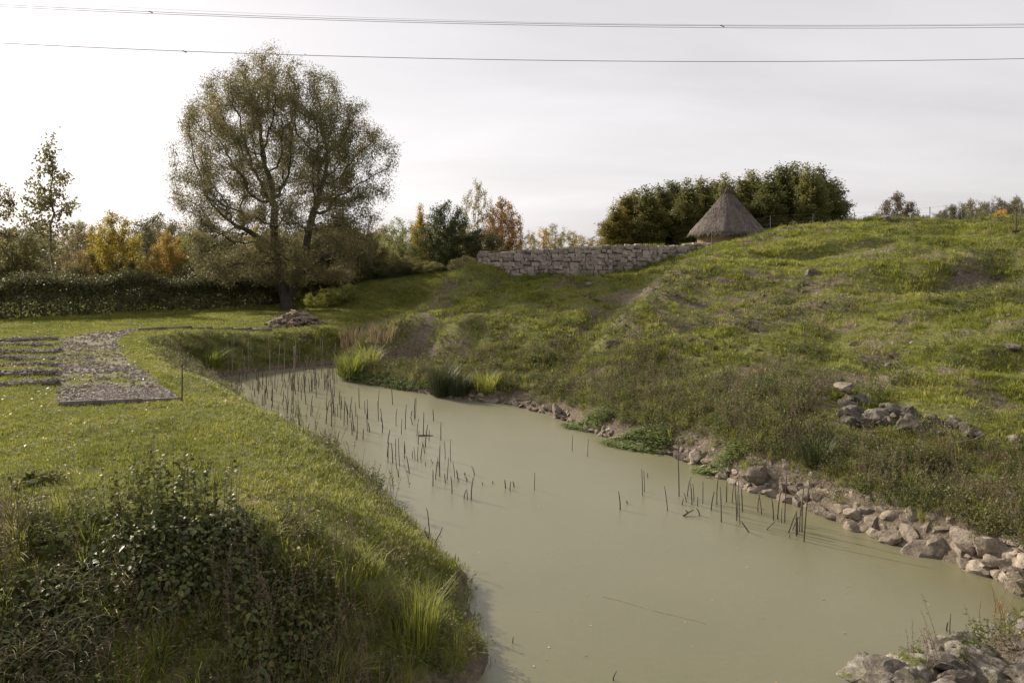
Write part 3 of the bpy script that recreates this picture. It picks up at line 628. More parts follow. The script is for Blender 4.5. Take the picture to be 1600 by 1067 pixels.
# abutment of big mossy stones
g3 = random.Random(8)
for px, py, d, sx, sz, lab in ((1562, 1005, 9.9, .36, .34, 'big pale upright boulder beside the reddish dead plant'), (1598, 985, 10.4, .3, .28, 'grey boulder on the abutment touching the frame of brambles'), (1475, 1030, 9.75, .62, .2, 'long flat slab with yellow-green moss on the abutment'), (1408, 1035, 9.6, .17, .15, 'small white stone perched on the abutment tip'),
                                   (1365, 1057, 9.3, .42, .24, 'dark pitted block at the tip of the abutment'), (1430, 1046, 9.3, .30, .16, 'ochre-stained stone in the middle of the abutment'), (1590, 1040, 9.4, .42, .22, 'dark grey slab lying under the upright boulder'), (1520, 1052, 9.2, .46, .2, 'streaked dark slab below the mossy slab')):
    x = (px - 800) / FPX * d; z = CAM_H - (py - HOR) / FPX * d
    put_rock('abutment_stone', MS[g3.randrange(8)], x, d, z - sz * .25, (sx, sx * .72, sz), lab, 'boulder', None, .18, g3)
for k in range(64):
    x = g3.uniform(3.7, 8.2); y = g3.uniform(8.2, 10.2) if x > 4.8 else g3.uniform(8.3, 9.3)
    if shore(np.array(x), np.array(y))[0] < .0: continue
    sx = g3.uniform(.16, .36); put_rock('abutment_stone', MS[g3.randrange(8)], x, y, G(x, y) + .02, (sx, sx * .8, sx * .5), 'grey weathered stone packed into the abutment in the corner of the moat', 'stone', 'stones of the abutment', .3, g3)
# rubble heap on the hill
g4 = random.Random(9)
x, y, z = spot(1322, 622); put_rock('stone_slab', SH[3], x, y, z + .22, (.34, .25, .15), 'flat pale slab on top of the dark rubble heap', 'stone', None, .15, g4)
for k in range(46):
    px = g4.uniform(1315, 1520); py = 628 + (px - 1315) * .22 + g4.uniform(-8, 42) * (1 - (px - 1315) / 320)
    x, y, z = spot(px, py); sx = g4.uniform(.13, .30) * (1.0 if px < 1460 else .7)
    put_rock('rubble_stone', g4.choice(DK), x, y, z + sx * .35, (sx, sx * g4.uniform(.7, 1), sx * g4.uniform(.55, .85)), 'dark weathered stone in the rubble heap on the hillside', 'stone', 'stones of the rubble heap', .6, g4)
for px, py, sx, me, lab in ((960, 541, .26, DK[0], 'lone brown boulder on the open grass slope'), (1268, 430, .36, DK[2], 'pointed stone leaning out of the upper slope'), (1386, 574, .16, SH[1], 'pale stone in a small hollow above the rubble heap'), (918, 448, .2, SH[2], 'small pale stone below the ruined wall'), (1383, 345, .45, SH[4], 'flat stone on top of the hump at the crest'), (1582, 546, .2, SH[5], 'weathered stone beside fallen branch on the slope'), (1582, 690, .14, SH[6], 'small white stone on the grass below the rubble heap'), (1335, 540, .13, SH[7], 'small stone in the bare patch of the slope')):
    x, y, z = spot(px, py); put_rock('hillside_stone', me, x, y, z + sx * .25, (sx, sx * .75, sx * .7), lab, 'stone', None, .3, g4)
# scattered chips of stone in the bare soil
x, y = wedge(9000, 12, 42, .4); k = (hillmask(x, y) > .5) & (rng.random(len(x)) < .55 * soilmask(x, y)); x, y = x[k], y[k]
tag(put('stone_chips', [rock('stone_chip', 400 + k, M['pebble'], 1, .1, 7) for k in range(3)], x, y, .02, .075, .5), 'small stone chips and clods in the bare soil of the hill', 'stone chips', kind='stuff')

# ------------------------------------------------------------------ ruined wall
WL = [(750, 41.6, 395, 422), (775, 40.9, 393, 428), (830, 40.6, 390, 432), (900, 40.6, 386, 434), (950, 40.6, 384, 432), (1020, 40.7, 382, 426), (1070, 40.8, 381, 414), (1116, 41.0, 379, 398)]
WP = np.array([[(px - 800) / FPX * d, d] for px, d, a, c in WL]); WT = np.array([CAM_H + (HOR - a) / FPX * d for px, d, a, c in WL]); WB = np.array([CAM_H + (HOR - c) / FPX * d - .35 for px, d, a, c in WL])
wc_ = np.concatenate([[0], np.cumsum(np.linalg.norm(np.diff(WP, axis=0), axis=1))]); wlen = wc_[-1]
def wat(s): return np.array([np.interp(s, wc_, WP[:, 0]), np.interp(s, wc_, WP[:, 1])])
wall = empty('stone_wall', (*wat(wlen / 2), float(np.interp(wlen / 2, wc_, WB))))
tag(wall, 'ruined rubble stone wall on top of the grassy mound', 'wall')
mb = MB(); wl = np.array(wall.location)
for i in range(len(WL) - 1):
    a = WP[i]; c = WP[i + 1]; e = (c - a) / np.linalg.norm(c - a); nrm = np.array([-e[1], e[0]]); V = []
    for p, tz, bz in ((a, WT[i], WB[i]), (c, WT[i + 1], WB[i + 1])):
        for o_ in (.09, .62):
            q = p + nrm * o_; V += [[q[0], q[1], bz], [q[0], q[1], tz - .06]]
    mb.add(np.array(V) - wl, [[0, 4, 5, 1], [2, 3, 7, 6], [1, 5, 7, 3]] + ([[0, 1, 3, 2]] if i == 0 else []) + ([[4, 6, 7, 5]] if i == len(WL) - 2 else []))
obj('core', mb.mesh('wall_core', M['mortar']), wall)
WS = []
for k in range(8):
    g = np.random.default_rng(500 + k); bm = bmesh.new(); bmesh.ops.create_cube(bm, size=2); bmesh.ops.subdivide_edges(bm, edges=bm.edges[:], cuts=1, use_grid_fill=True)
    for v in bm.verts:
        p = np.array(v.co); L = np.linalg.norm(p); v.co = Vector(p * (.72 + .28 * (1 / max(L, 1))) * (1 + g.normal(0, .095, 3)))
    me = bpy.data.meshes.new('wall_stone'); bm.to_mesh(me); bm.free(); me.materials.append(M['wallstone']); me.polygons.foreach_set('use_smooth', np.ones(len(me.polygons), bool)); me.set_sharp_from_angle(angle=R(38)); WS.append(me)
g5 = random.Random(12); ns = 0
def lay(p, z, hx, hz, ang, top=False):
    o = obj('stone', g5.choice(WS), wall, (p[0] - wl[0], p[1] - wl[1], z - wl[2]), (g5.uniform(-.10, .10), g5.uniform(-.14, .14), ang + g5.uniform(-.06, .06) + (math.pi if g5.random() < .5 else 0)), (hx, .17 + g5.uniform(-.02, .04), hz))
zrow = float(WB.min()) + .1
while zrow < WT.max():
    hrow = g5.uniform(.18, .27); s = g5.uniform(-.1, .1)
    while s < wlen:
        l = g5.choice((.17, .24, .3, .38, .5)) * g5.uniform(.9, 1.2); sm = s + l / 2
        if sm > wlen: break
        tz = float(np.interp(sm, wc_, WT)); bz = float(np.interp(sm, wc_, WB)); p = wat(sm); p2 = wat(min(sm + .1, wlen)); ang = math.atan2(*(p2 - wat(max(sm - .1, 0)))[::-1])
        hh = hrow if zrow + hrow * 1.35 < tz else tz - zrow
        if zrow >= bz - .05 and hh > .10 and not (zrow > tz - .1):
            nrm = np.array([-math.sin(ang), math.cos(ang)])
            lay(p + nrm * (.14 + g5.uniform(-.03, .03)), zrow + hh / 2 + g5.uniform(-.05, .05), l / 2 * g5.uniform(.92, 1.1), hh / 2 * g5.uniform(.95, 1.25), ang); ns += 1
        s += l
    zrow += hrow
for z in np.arange(WB[0] + .15, WT[0], .3):    # returning end of the wall
    for q in (.35, .58): lay(WP[0] + np.array([.02, q]), z, .17, .155, math.pi / 2)
mb = MB()
top = np.linspace(.2, wlen - .2, 240)
P = np.array([[*(wat(q) + np.array([0, g5.uniform(.2, .6)])), np.interp(q, wc_, WT) - .05] for q in top if fbm(np.array(q), np.array(0.), 1.2, 5, 2) > .47])
for q in P:
    n = 6; a = rng.uniform(0, 6.28, n); mb.blades(np.repeat((q - wl)[None], n, 0) + rng.normal(0, .05, (n, 3)) * [1, 1, .1], np.stack([np.cos(a), np.sin(a), 0 * a], 1), rng.uniform(.06, .18, n), np.full(n, .007), rng.uniform(.3, 1, n))
tag(obj('grass_cap', mb.mesh('wall_grass', M['hillgrass']), wall), kind='stuff')

# ------------------------------------------------------------------ thatched hut
hx, hd = (1137 - 800) / FPX * 47.5, 47.5
hz = G(hx, hd); apex = CAM_H + (HOR - 297) / FPX * hd; eave = CAM_H + (HOR - 366) / FPX * hd; rad = 58 / FPX * hd
hut = empty('thatched_hut', (hx, hd, hz)); tag(hut, 'round daub hut with a conical grey thatched roof behind the wall', 'hut')
mb = MB(); an = np.arange(40) / 40 * 6.2832
rr = rad * .80 + .03 * rng.normal(size=40)
V = np.concatenate([np.stack([np.cos(an) * rr, np.sin(an) * rr, np.full(40, z)], 1) for z in (-.6, .5, eave - hz + .45)])
j = np.arange(40); mb.add(V, np.concatenate([np.stack([j + k * 40, (j + 1) % 40 + k * 40, (j + 1) % 40 + (k + 1) * 40, j + (k + 1) * 40], 1) for k in (0, 1)])); obj('wall', mb.mesh('hut_wall', M['daub'], True), hut)
# roof: layered coats of thatch, the lower edge ragged and thick
H = apex - eave; nseg = 96; an = np.arange(nseg) / nseg * 6.2832; prof = [(max((1 - f) ** .96 + .02 - .015 * math.sin(f * 3.1), .05), f * H - .04 * (f == 0)) for f in np.linspace(0, 1, 15)]
prof = [(.86, .04)] + prof
jit = fbm(np.cos(an) * 3, np.sin(an) * 3, .35, 3, 3) - .5; jit2 = rng.normal(0, .012, nseg)
V = []
for k, (rr, zz_) in enumerate(prof):
    rj = rr * rad * (1 + .12 * jit + jit2 + rng.normal(0, .012, nseg)) ; V.append(np.stack([np.cos(an) * rj, np.sin(an) * rj, zz_ + .10 * jit * (1 - zz_ / H) + rng.normal(0, .012, nseg)], 1))
V = np.concatenate(V); j = np.arange(nseg); mb = MB()
mb.add(V, np.concatenate([np.stack([j + k * nseg, (j + 1) % nseg + k * nseg, (j + 1) % nseg + (k + 1) * nseg, j + (k + 1) * nseg], 1) for k in range(len(prof) - 1)]))
n = 5200; a = rng.uniform(0, 6.283, n); f = rng.random(n) ** 1.3; f = f; f = np.clip(f, 0, .95)     # loose straw ends
r_ = (1 - f + .03) * rad; P = np.stack([np.cos(a) * r_, np.sin(a) * r_, f * H + .02], 1)
D = unit(np.stack([np.cos(a) * rad, np.sin(a) * rad, np.full(n, -H)], 1) + rng.normal(0, .22, (n, 3))); W = unit(np.cross(D, rdir(n) * .3 + np.stack([np.cos(a), np.sin(a), 0 * a], 1)))
mb.leaves(P, D, W, rng.uniform(.15, .42, n), np.full(n, .012))
roof = obj('roof', mb.mesh('thatch_roof', M['thatch'], False), hut, (0, 0, eave - hz))
mb = MB(); n = 340; a = rng.uniform(0, 6.283, n); r0 = np.abs(rng.normal(0, .06, n))
P = np.stack([np.cos(a) * r0 - .02, np.sin(a) * r0, H + rng.uniform(.0, .2, n)], 1); D = unit(np.stack([np.cos(a), np.sin(a), np.full(n, -1.15)], 1) + rng.normal(0, .15, (n, 3)))
mb.leaves(P, D, unit(np.cross(D, rdir(n))), rng.uniform(.3, .55, n), np.full(n, .016)); mb.tube([(0, 0, H - .4), (0, 0, H + .02), (.02, 0, H + .17)], [.32, .11, .05], 9)
obj('cap', mb.mesh('thatch_cap', M['thatch']), roof)
#PART3

# ------------------------------------------------------------------ trees
def grow(att, pts, par, step, dk, iters, g, up=.1, wob=.25):
    """space colonisation: branches reach for the free places of the crown"""
    pos = [np.array(p, float) for p in pts]; parent = list(par); att = np.asarray(att, float)
    Pn = np.array(pos); dd = np.linalg.norm(att[:, None] - Pn[None], axis=2); near = dd.argmin(1); dist = dd.min(1); alive = np.ones(len(att), bool)
    last = {}
    for it in range(iters):
        al = np.where(alive)[0]
        if not len(al): break
        Pn = np.array(pos); d = unit(att[al] - Pn[near[al]]); S = np.zeros((len(pos), 3)); np.add.at(S, near[al], d); act = np.unique(near[al]); new = []
        for i in act:
            v = S[i]; L = np.linalg.norm(v)
            if L < 1e-3: v = g.normal(size=3); L = np.linalg.norm(v)
            v = v / L + g.normal(0, wob, 3) + np.array([0, 0, up]); v /= np.linalg.norm(v); p = pos[i] + v * step
            if last.get(i) is not None and np.linalg.norm(last[i] - p) < step * .3: 
                j = al[near[al] == i]; alive[j[np.argmin(dist[j])]] = False; continue
            last[i] = p; new.append((p, i))
        if not new: continue
        base = len(pos)
        for p, i in new: pos.append(p); parent.append(int(i))
        Q = np.array([p for p, _ in new]); dn = np.linalg.norm(att[al][:, None] - Q[None], axis=2); m = dn.min(1); am = dn.argmin(1)
        better = m < dist[al]; near[al[better]] = base + am[better]; dist[al[better]] = m[better]; alive[al[m < dk]] = False
    return np.array(pos), np.array(parent)
def tree_mesh(pos, par, mat, tip=.012, n=2.3, rmax=None, flare=1.35, force=False):
    N_ = len(pos); r = np.zeros(N_); kids = [[] for _ in range(N_)]
    for i in range(N_):
        if par[i] >= 0: kids[par[i]].append(i)
    for i in range(N_ - 1, -1, -1):
        r[i] = max(tip, sum(r[k] ** n for k in kids[i]) ** (1 / n)) if kids[i] else tip
    if rmax and (force or r.max() > rmax): r = np.where(r > tip, tip + (r - tip) * (rmax - tip) / (r.max() - tip), r)
    b = MB(); stack = [i for i in range(N_) if par[i] < 0]
    while stack:
        i = stack.pop(); ch = [par[i], i] if par[i] >= 0 else [i]; rad = [r[i]] * len(ch)
        if par[i] < 0: rad = [r[i] * flare]
        c = i
        while kids[c]:
            ks = sorted(kids[c], key=lambda k: -r[k]); stack += ks[1:]; c = ks[0]; ch.append(c); rad.append(r[c])
        if len(ch) > 1: b.tube(pos[ch], rad, 8 if rad[0] > .12 else 5 if rad[0] > .045 else 3)
    return b.mesh('trunk', mat, True), r
def crown_mesh(pos, par, r, mat, total, size, width, spread, thr, g, droop=.2):
    c = np.where((r < thr) & (par >= 0))[0]; k = g.choice(c, total); f = g.random(total)[:, None]
    P = pos[k] * f + pos[par[k]] * (1 - f) + g.normal(0, 1, (total, 3)) * spread
    D = unit(rdir(total, g) + np.array([0, 0, -droop])); W = unit(np.cross(D, rdir(total, g)))
    b = MB(); b.leaves(P, D, W, g.uniform(.6, 1.3, total) * size, g.uniform(.7, 1.2, total) * width, .15)
    return b.mesh('crown', mat)
def env_points(n, prof, g, depth=1.0, clump=.5, cs=1.6, shell=.55):
    """attractors in an envelope; prof rows: height, left reach, right reach"""
    prof = np.array(sorted(prof)); out = []
    while len(out) < n:
        h = g.uniform(prof[0, 0], prof[-1, 0]); l = np.interp(h, prof[:, 0], prof[:, 1]); rr = np.interp(h, prof[:, 0], prof[:, 2]); wd = (rr - l) / 2; mx_ = (prof[:, 2] - prof[:, 1]).max() / 2
        if g.random() > (wd / mx_) ** 1.4 + .03: continue
        a = g.uniform(0, 6.283); q = g.random() ** shell; x = (l + rr) / 2 + math.cos(a) * q * wd; y = math.sin(a) * q * wd * depth
        if fbm(np.array(x + 31), np.array(y * .7 + h * 1.1), cs, 6, 2) < clump * .9 and g.random() < .8: continue
        out.append((x, y, h))
    return np.array(out)

# the big willow
gw = np.random.default_rng(31); MPP = 53 / FPX; wx, wy = (450 - 800) / FPX * 53, 53.0; wz = G(wx, wy)
rows = [(65, 425, 445), (90, 385, 475), (120, 330, 528), (160, 298, 565), (195, 278, 632), (250, 284, 622), (300, 268, 612), (350, 292, 600), (395, 300, 592), (430, 306, 575), (440, 320, 560)]
prof = [((482 - a) * MPP, (l - 450) * MPP, (rr - 450) * MPP) for a, l, rr in rows]
att = env_points(2600, prof, gw, .9, .52, 2.6, .6)
P0 = [(0, 0, -.3), (-.1, 0, .6), (-.35, 0, 1.3), (-.55, .1, 2.2), (-.8, .1, 3.2), (-.9, .1, 4.2), (.3, .1, 1.2), (.6, .0, 2.1), (.85, -.1, 3.1), (1.2, -.1, 4.0), (-1.0, .1, 5.4), (-.9, .1, 6.8), (1.4, -.1, 5.2), (1.7, 0, 6.5), (-1.8, .2, 4.6), (-2.7, .2, 5.2), (1.5, .1, 2.7), (2.3, .2, 3.5)]
pr0 = [-1, 0, 1, 2, 3, 4, 1, 6, 7, 8, 5, 10, 9, 12, 4, 14, 7, 16]
pos, par = grow(att, P0, pr0, .42, .55, 160, gw, .05, .18)
tm, rr = tree_mesh(pos, par, M['bark'], .012, 2.25, .42, force=True)
tree = empty('willow_tree', (wx, wy, wz)); tag(tree, 'huge spreading willow with thin olive-brown foliage beside the path', 'tree')
obj('trunk', tm, tree); obj('crown', crown_mesh(pos, par, rr, M['willow'], 190000, .19, .024, .25, .04, gw, .45), tree)

# kinds of smaller trees, 1 unit = 8 m tall
def kind(seed, prof, natt, nleaf, ls, lw, trunk, clump, cs, step=.36, spread=.16, mat='bark', up=.1, tip=.011, depth=1.0, thr=.03, rmax=.17, leaf='tree'):
    g = np.random.default_rng(seed); att = env_points(natt, prof, g, depth, clump, cs, .55)
    P0 = [(0, 0, -.3)]; p0 = [-1]
    for k in range(1, int(trunk / .5) + 1): P0.append((g.normal(0, .05), g.normal(0, .05), k * .5 - .1)); p0.append(k - 1)
    pos, par = grow(att, P0, p0, step, step * 1.2, 110, g, up, .2)
    tm, rr = tree_mesh(pos, par, M[mat], tip, 2.3, rmax); return tm, crown_mesh(pos, par, rr, M[leaf], nleaf, ls, lw, spread, thr, g, .15)
RND = [(1.0, -1.6, 1.6), (2.2, -2.6, 2.5), (4, -3.0, 3.1), (6, -2.3, 2.5), (7.3, -1.3, 1.0), (8, -.3, .3)]
BIR = [(2.0, -.7, .7), (3.5, -1.5, 1.4), (5, -1.3, 1.5), (6.5, -.7, .8), (8, -.12, .12)]
COL = [(.5, -.9, .9), (2, -1.15, 1.1), (4.4, -1.1, 1.15), (5.8, -.75, .7), (7, -.38, .36), (8, -.1, .1)]
SHR = [(.1, -2.6, 2.6), (1.4, -3.4, 3.3), (3, -3.0, 3.0), (4.2, -1.8, 2.0), (5, -.5, .5)]
KIND = {
 'round': [kind(41 + k, RND, 420, 16000, .17, .055, 1.5, .44, 1.3, spread=.2) for k in range(2)],
 'birch': [kind(51 + k, BIR, 200, 2600, .16, .05, 6.5, .42, 1.0, spread=.13, mat='birchbark') for k in range(2)],
 'column': [kind(61 + k, COL, 260, 13000, .15, .055, 6.0, .30, .9, spread=.2, up=.35) for k in range(3)],
 'shrub': [kind(71 + k, SHR, 380, 14000, .16, .05, .5, .42, 1.2, spread=.2) for k in range(2)],
 'airy': [kind(81 + k, RND, 420, 6500, .16, .05, 2.5, .46, 1.2, spread=.15, up=.3) for k in range(2)]}
def plant_tree(name, kd, px, top, d, wpx, col, label, group=None, v=0, base=None, cat='tree'):
    """px column, row of its top, depth, width in photo pixels"""
    x = (px - 800) / FPX * d; z = G(x, d) if base is None else base; ht = CAM_H + (HOR - top) / FPX * d - z
    tm, cm = KIND[kd][v % len(KIND[kd])]; h0 = 5.0 if kd == 'shrub' else 8.0; w0_ = {'round': 6.1, 'birch': 3.0, 'column': 2.3, 'shrub': 6.6, 'airy': 6.1}[kd]
    sz = ht / h0; sx = wpx / FPX * d / w0_
    t = empty(name, (x, d, z - .05), random.uniform(-.5, .5) + (0 if v % 2 else 3.14), (sx, sx, sz)); tag(t, label, cat, group)
    obj('trunk', tm, t); c = obj('crown', cm, t); c.color = (*col, 1)
    return t
YEL, GRN, DGR, OLV, BRN, ORG, GRY, LGR = (.24, .19, .03), (.085, .10, .028), (.045, .058, .022), (.10, .095, .035), (.105, .083, .048), (.20, .135, .038), (.085, .085, .055), (.135, .15, .045)
T = plant_tree
T('birch_tree', 'birch', 80, 183, 57, 95, (.13, .12, .05), 'tall slender birch with sparse leaves rising above the hedge', v=0)
T('birch_tree', 'birch', -8, 245, 56, 80, (.11, .10, .045), 'sparse tree cut by the edge of the view beside the tall birch', v=1)
T('bush_tree', 'round', 22, 346, 62, 90, OLV, 'olive bushy tree standing at the foot of the slender birch', v=0)
T('bush_tree', 'airy', 120, 342, 74, 90, BRN, 'brownish half bare tree between birch and yellow tree', v=1)
T('yellow_tree', 'round', 176, 330, 61, 105, YEL, 'bright yellow-green autumn tree behind the ivy hedge', v=1)
T('dome_tree', 'round', 244, 327, 72, 120, GRY, 'grey-green dome-shaped tree rising behind the yellow trees', v=0)
T('orange_tree', 'round', 262, 362, 60, 80, ORG, 'orange-tinted small tree between yellow tree and willow', v=1)
T('bush_tree', 'round', 305, 352, 62, 90, LGR, 'green-yellow tree half hidden behind the willow', v=0)
T('bush_tree', 'airy', 350, 365, 66, 80, OLV, 'thin olive tree behind the willow trunk', v=0)
T('bush_tree', 'round', 515, 385, 66, 90, OLV, 'dull green bushy tree seen through the willow branches', v=1)
T('bush_tree', 'round', 570, 372, 68, 80, BRN, 'brown bushy tree at the willow drooping edge', v=0)
for k, (px, top, d) in enumerate(((430, 352, 72), (470, 356, 70), (505, 350, 73), (545, 356, 72), (590, 362, 74))):
    T('shade_tree', 'round', px, top, d, 92, (OLV, (.08, .085, .03), (.12, .10, .04))[k % 3], 'broad olive tree closing the view between willow and green bank', 'broad trees behind the willow', v=k)
for k, (px, top, d) in enumerate(((488, 350, 61), (512, 338, 60), (536, 342, 60.5), (556, 348, 62), (580, 372, 61))):
    T('bank_tree', 'round', px, top, d, 88, ((.085, .085, .03), (.11, .095, .04), (.075, .08, .03))[k % 3], 'leafy tree standing at the upper edge of the dark green bank', 'trees along the bank beside the willow', v=k + 1)
T('willow_shrub', 'airy', 628, 335, 66, 85, LGR, 'pale green many-stemmed tree beside the yellow poplar', v=1)
T('willow_shrub', 'shrub', 625, 372, 65, 95, (.15, .155, .05), 'pale green willow bush below the yellow poplar', v=0)
T('yellow_poplar', 'column', 656, 316, 68, 30, (.33, .235, .04), 'slim yellow poplar next to the dark green tree', v=0)
T('dark_tree', 'round', 697, 308, 64, 88, DGR, 'dark green leafy tree between yellow poplar and tall airy tree', v=0)
T('tall_tree', 'airy', 744, 277, 70, 70, (.12, .105, .045), 'tall airy thin-leaved tree above the ruined wall', v=0)
T('russet_tree', 'round', 785, 308, 69, 76, (.17, .105, .04), 'russet brown tree beside the tall airy tree', v=1)
T('dark_tree', 'round', 748, 352, 63, 90, (.06, .06, .025), 'dark low tree directly behind the end of the wall', v=0)
T('bush_tree', 'airy', 815, 352, 72, 60, OLV, 'olive bush behind the wall beside the russet tree', v=1)
for k, (px, top, col, kd, lab) in enumerate(((845, 357, ORG, 'airy', 'orange small tree behind the wall'), (868, 350, OLV, 'airy', 'bare-twigged small tree behind the middle of the wall'), (890, 362, YEL, 'airy', 'yellowish small tree behind the wall middle'), (912, 370, ORG, 'airy', 'low orange bush behind the wall'), (938, 366, GRY, 'airy', 'grey bare bush next to the tall clipped trees'))):
    T('small_tree', kd, px, top - 4, 78 + k, 66, col, lab, v=k)
# row of upright trees behind the hut
row = [(958, 318), (975, 300), (992, 292), (1010, 287), (1030, 284), (1050, 279), (1072, 276), (1094, 273), (1114, 278), (1134, 268), (1156, 274), (1176, 262), (1198, 266), (1218, 252), (1240, 249), (1262, 252), (1282, 254), (1304, 274)]
row += [(a[0] + 10, (a[1] + c[1]) / 2 + dt) for a, c, dt in zip(row[:-1], row[1:], (12, 6, 14, 8, 11, 5, 13, 9, 7, 12, 6, 14, 9, 5, 12, 10, 14))]
for k, (px, top) in enumerate(row):
    col = (.135, .115, .03) if px < 985 else (.105, .102, .03) if px < 1040 else (.09, .091, .03)
    T('upright_tree', 'column', px, top, 57 + 2.2 * ((k * 7) % 3), 50 + (k % 3) * 8, col, 'green upright tree in the dense row behind the thatched hut' if px > 985 else 'yellowing upright tree ending the dense row behind the wall', 'row of upright trees behind the hut' if px > 985 else 'yellowing trees at the end of the row', v=k)
T('lone_tree', 'round', 1402, 300, 72, 72, (.10, .075, .045), 'lone rusty green tree beyond the hill crest', v=1)
T('bush', 'shrub', 1322, 335, 66, 50, GRY, 'sparse grey bush at the end of the upright tree row', v=0, cat='bush')
T('yellow_bush', 'shrub', 1565, 326, 74, 44, (.36, .23, .03), 'bright yellow bush behind the wire fence', v=1, cat='bush')
T('yellow_bush', 'shrub', 1530, 342, 80, 40, (.24, .18, .04), 'dull yellow bush beside the bright yellow one', v=0, cat='bush')
for k in range(24):
    px = 1330 + k * 12.5 + random.uniform(-5, 5)
    T('woodland_tree', ('airy', 'round')[k % 2], px, 346 - sst(1340, 1600, px) * 40 + random.uniform(-5, 6), 92 + random.uniform(0, 25), 48, (BRN, GRY, OLV)[k % 3], 'small half-bare tree in the far wood beyond the hill crest', 'trees of the wood beyond the crest', v=k)
# wood behind hedge and mound
for k in range(26):
    px = -20 + k * 30 + random.uniform(-9, 9)
    T('woodland_tree', ('round', 'airy', 'round')[k % 3], px, 353 + random.uniform(-14, 14), 88 + random.uniform(0, 20), 74, (OLV, BRN, GRY, (.13, .115, .035), (.15, .12, .04))[k % 5], 'bushy autumn tree in the wood far behind hedge and willow', 'trees of the wood behind the hedge', v=k)
for k in range(20):
    px = -15 + k * 29 + random.uniform(-8, 8)
    if 600 < px: continue
    T('undergrowth_bush', 'shrub', px, 398 + random.uniform(-12, 14), 58 + random.uniform(-1, 6), 70, (OLV, BRN, (.09, .085, .03), (.07, .065, .03))[k % 4], 'brown-green bush in the thicket behind the ivy hedge', 'bushes of the thicket behind the hedge', v=k, cat='bush')
for k, px in enumerate((565, 590, 615, 640, 668, 695, 725, 750)):
    T('thicket_bush', 'shrub', px, 398 + (k % 3) * 8, 58.6 + .6 * (k % 2), 58, ((.07, .065, .028), (.09, .09, .032), (.05, .05, .024))[k % 3], 'dark bush at the top of the green bank below the autumn trees', 'bushes along the top of the green bank', v=k, cat='bush')
for px, py, wpx, hpx, col, lab in ((505, 478, 62, 28, (.17, .18, .04), 'bright green leafy bush to one side of the willow trunk'), (535, 470, 60, 30, (.10, .11, .035), 'darker green bush between bright bush and grassy bank')):
    x, d, z = spot(px, py); T('low_bush', 'shrub', px, py - hpx, d, wpx, col, lab, base=z, cat='bush')

# ------------------------------------------------------------------ ivy-covered fence
A = np.array([at_z(-60, 500, 1.6), at_z(130, 494, 1.6), at_z(260, 487, 1.6), at_z(400, 479, 1.6), at_z(455, 474, 1.6)]); ca = np.concatenate([[0], np.cumsum(np.linalg.norm(np.diff(A, axis=0), axis=1))]); fl_ = ca[-1]
def fa(s): return np.array([np.interp(s, ca, A[:, 0]), np.interp(s, ca, A[:, 1])])
mid = fa(fl_ / 2); fence = empty('ivy_fence', (*mid, G(*mid))); tag(fence, 'long fence smothered in dark ivy along the lawn', 'fence'); fo = np.array(fence.location)
for k, s in enumerate(np.arange(.2, fl_, 2.5)):
    p = fa(s); mb = MB(); z = G(*p); mb.tube([(p[0] - fo[0], p[1] - fo[1] - .02, z - .3 - fo[2]), (p[0] - fo[0], p[1] - fo[1] - .02, z + 1.85 - fo[2])], .035, 6); obj('post', mb.mesh('fence_post', M['metal']), fence)
mb = MB()
for zz_ in np.arange(.15, 1.8, .2): mb.tube([(fa(s)[0] - fo[0], fa(s)[1] - fo[1], G(*fa(s)) + zz_ - fo[2]) for s in np.arange(0, fl_, 2.5)], .006, 3)
for s in np.arange(0, fl_, .2): p = fa(s); z = G(*p) - fo[2]; mb.tube([(p[0] - fo[0], p[1] - fo[1], z), (p[0] - fo[0], p[1] - fo[1], z + 1.8)], .006, 3)
obj('wire_mesh', mb.mesh('fence_mesh', M['metal']), fence)
n = 46000; s = rng.uniform(0, fl_, n); px_ = np.interp(s, ca, A[:, 0]); py_ = np.interp(s, ca, A[:, 1]); topz = (1.65 + 1.5 * (fbm(s, 0 * s, 2.2, 9, 4) - .4)) * (1 - .35 * sst(fl_ * .75, fl_, s)) 
u = rng.random(n); h = np.where(u < .36, topz + rng.normal(.08, .22, n), rng.random(n) * topz); dep = np.where(u < .36, rng.normal(.35, .5, n), rng.normal(.14, .16, n) - .5 * (fbm(s, h * 1.5, 1.1, 4, 2) - .45))
P = np.stack([px_ + rng.normal(0, .05, n) - dep * .15, py_ + dep - .05, ground(px_, py_) + h], 1) - fo
D = unit(rdir(n) + np.array([0, -.5, -.5])); W = unit(np.cross(D, rdir(n))); mb = MB(); mb.leaves(P, D, W, rng.uniform(.09, .17, n), rng.uniform(.03, .055, n), .2)
tag(obj('ivy', mb.mesh('ivy', M['ivy']), fence), kind='stuff')

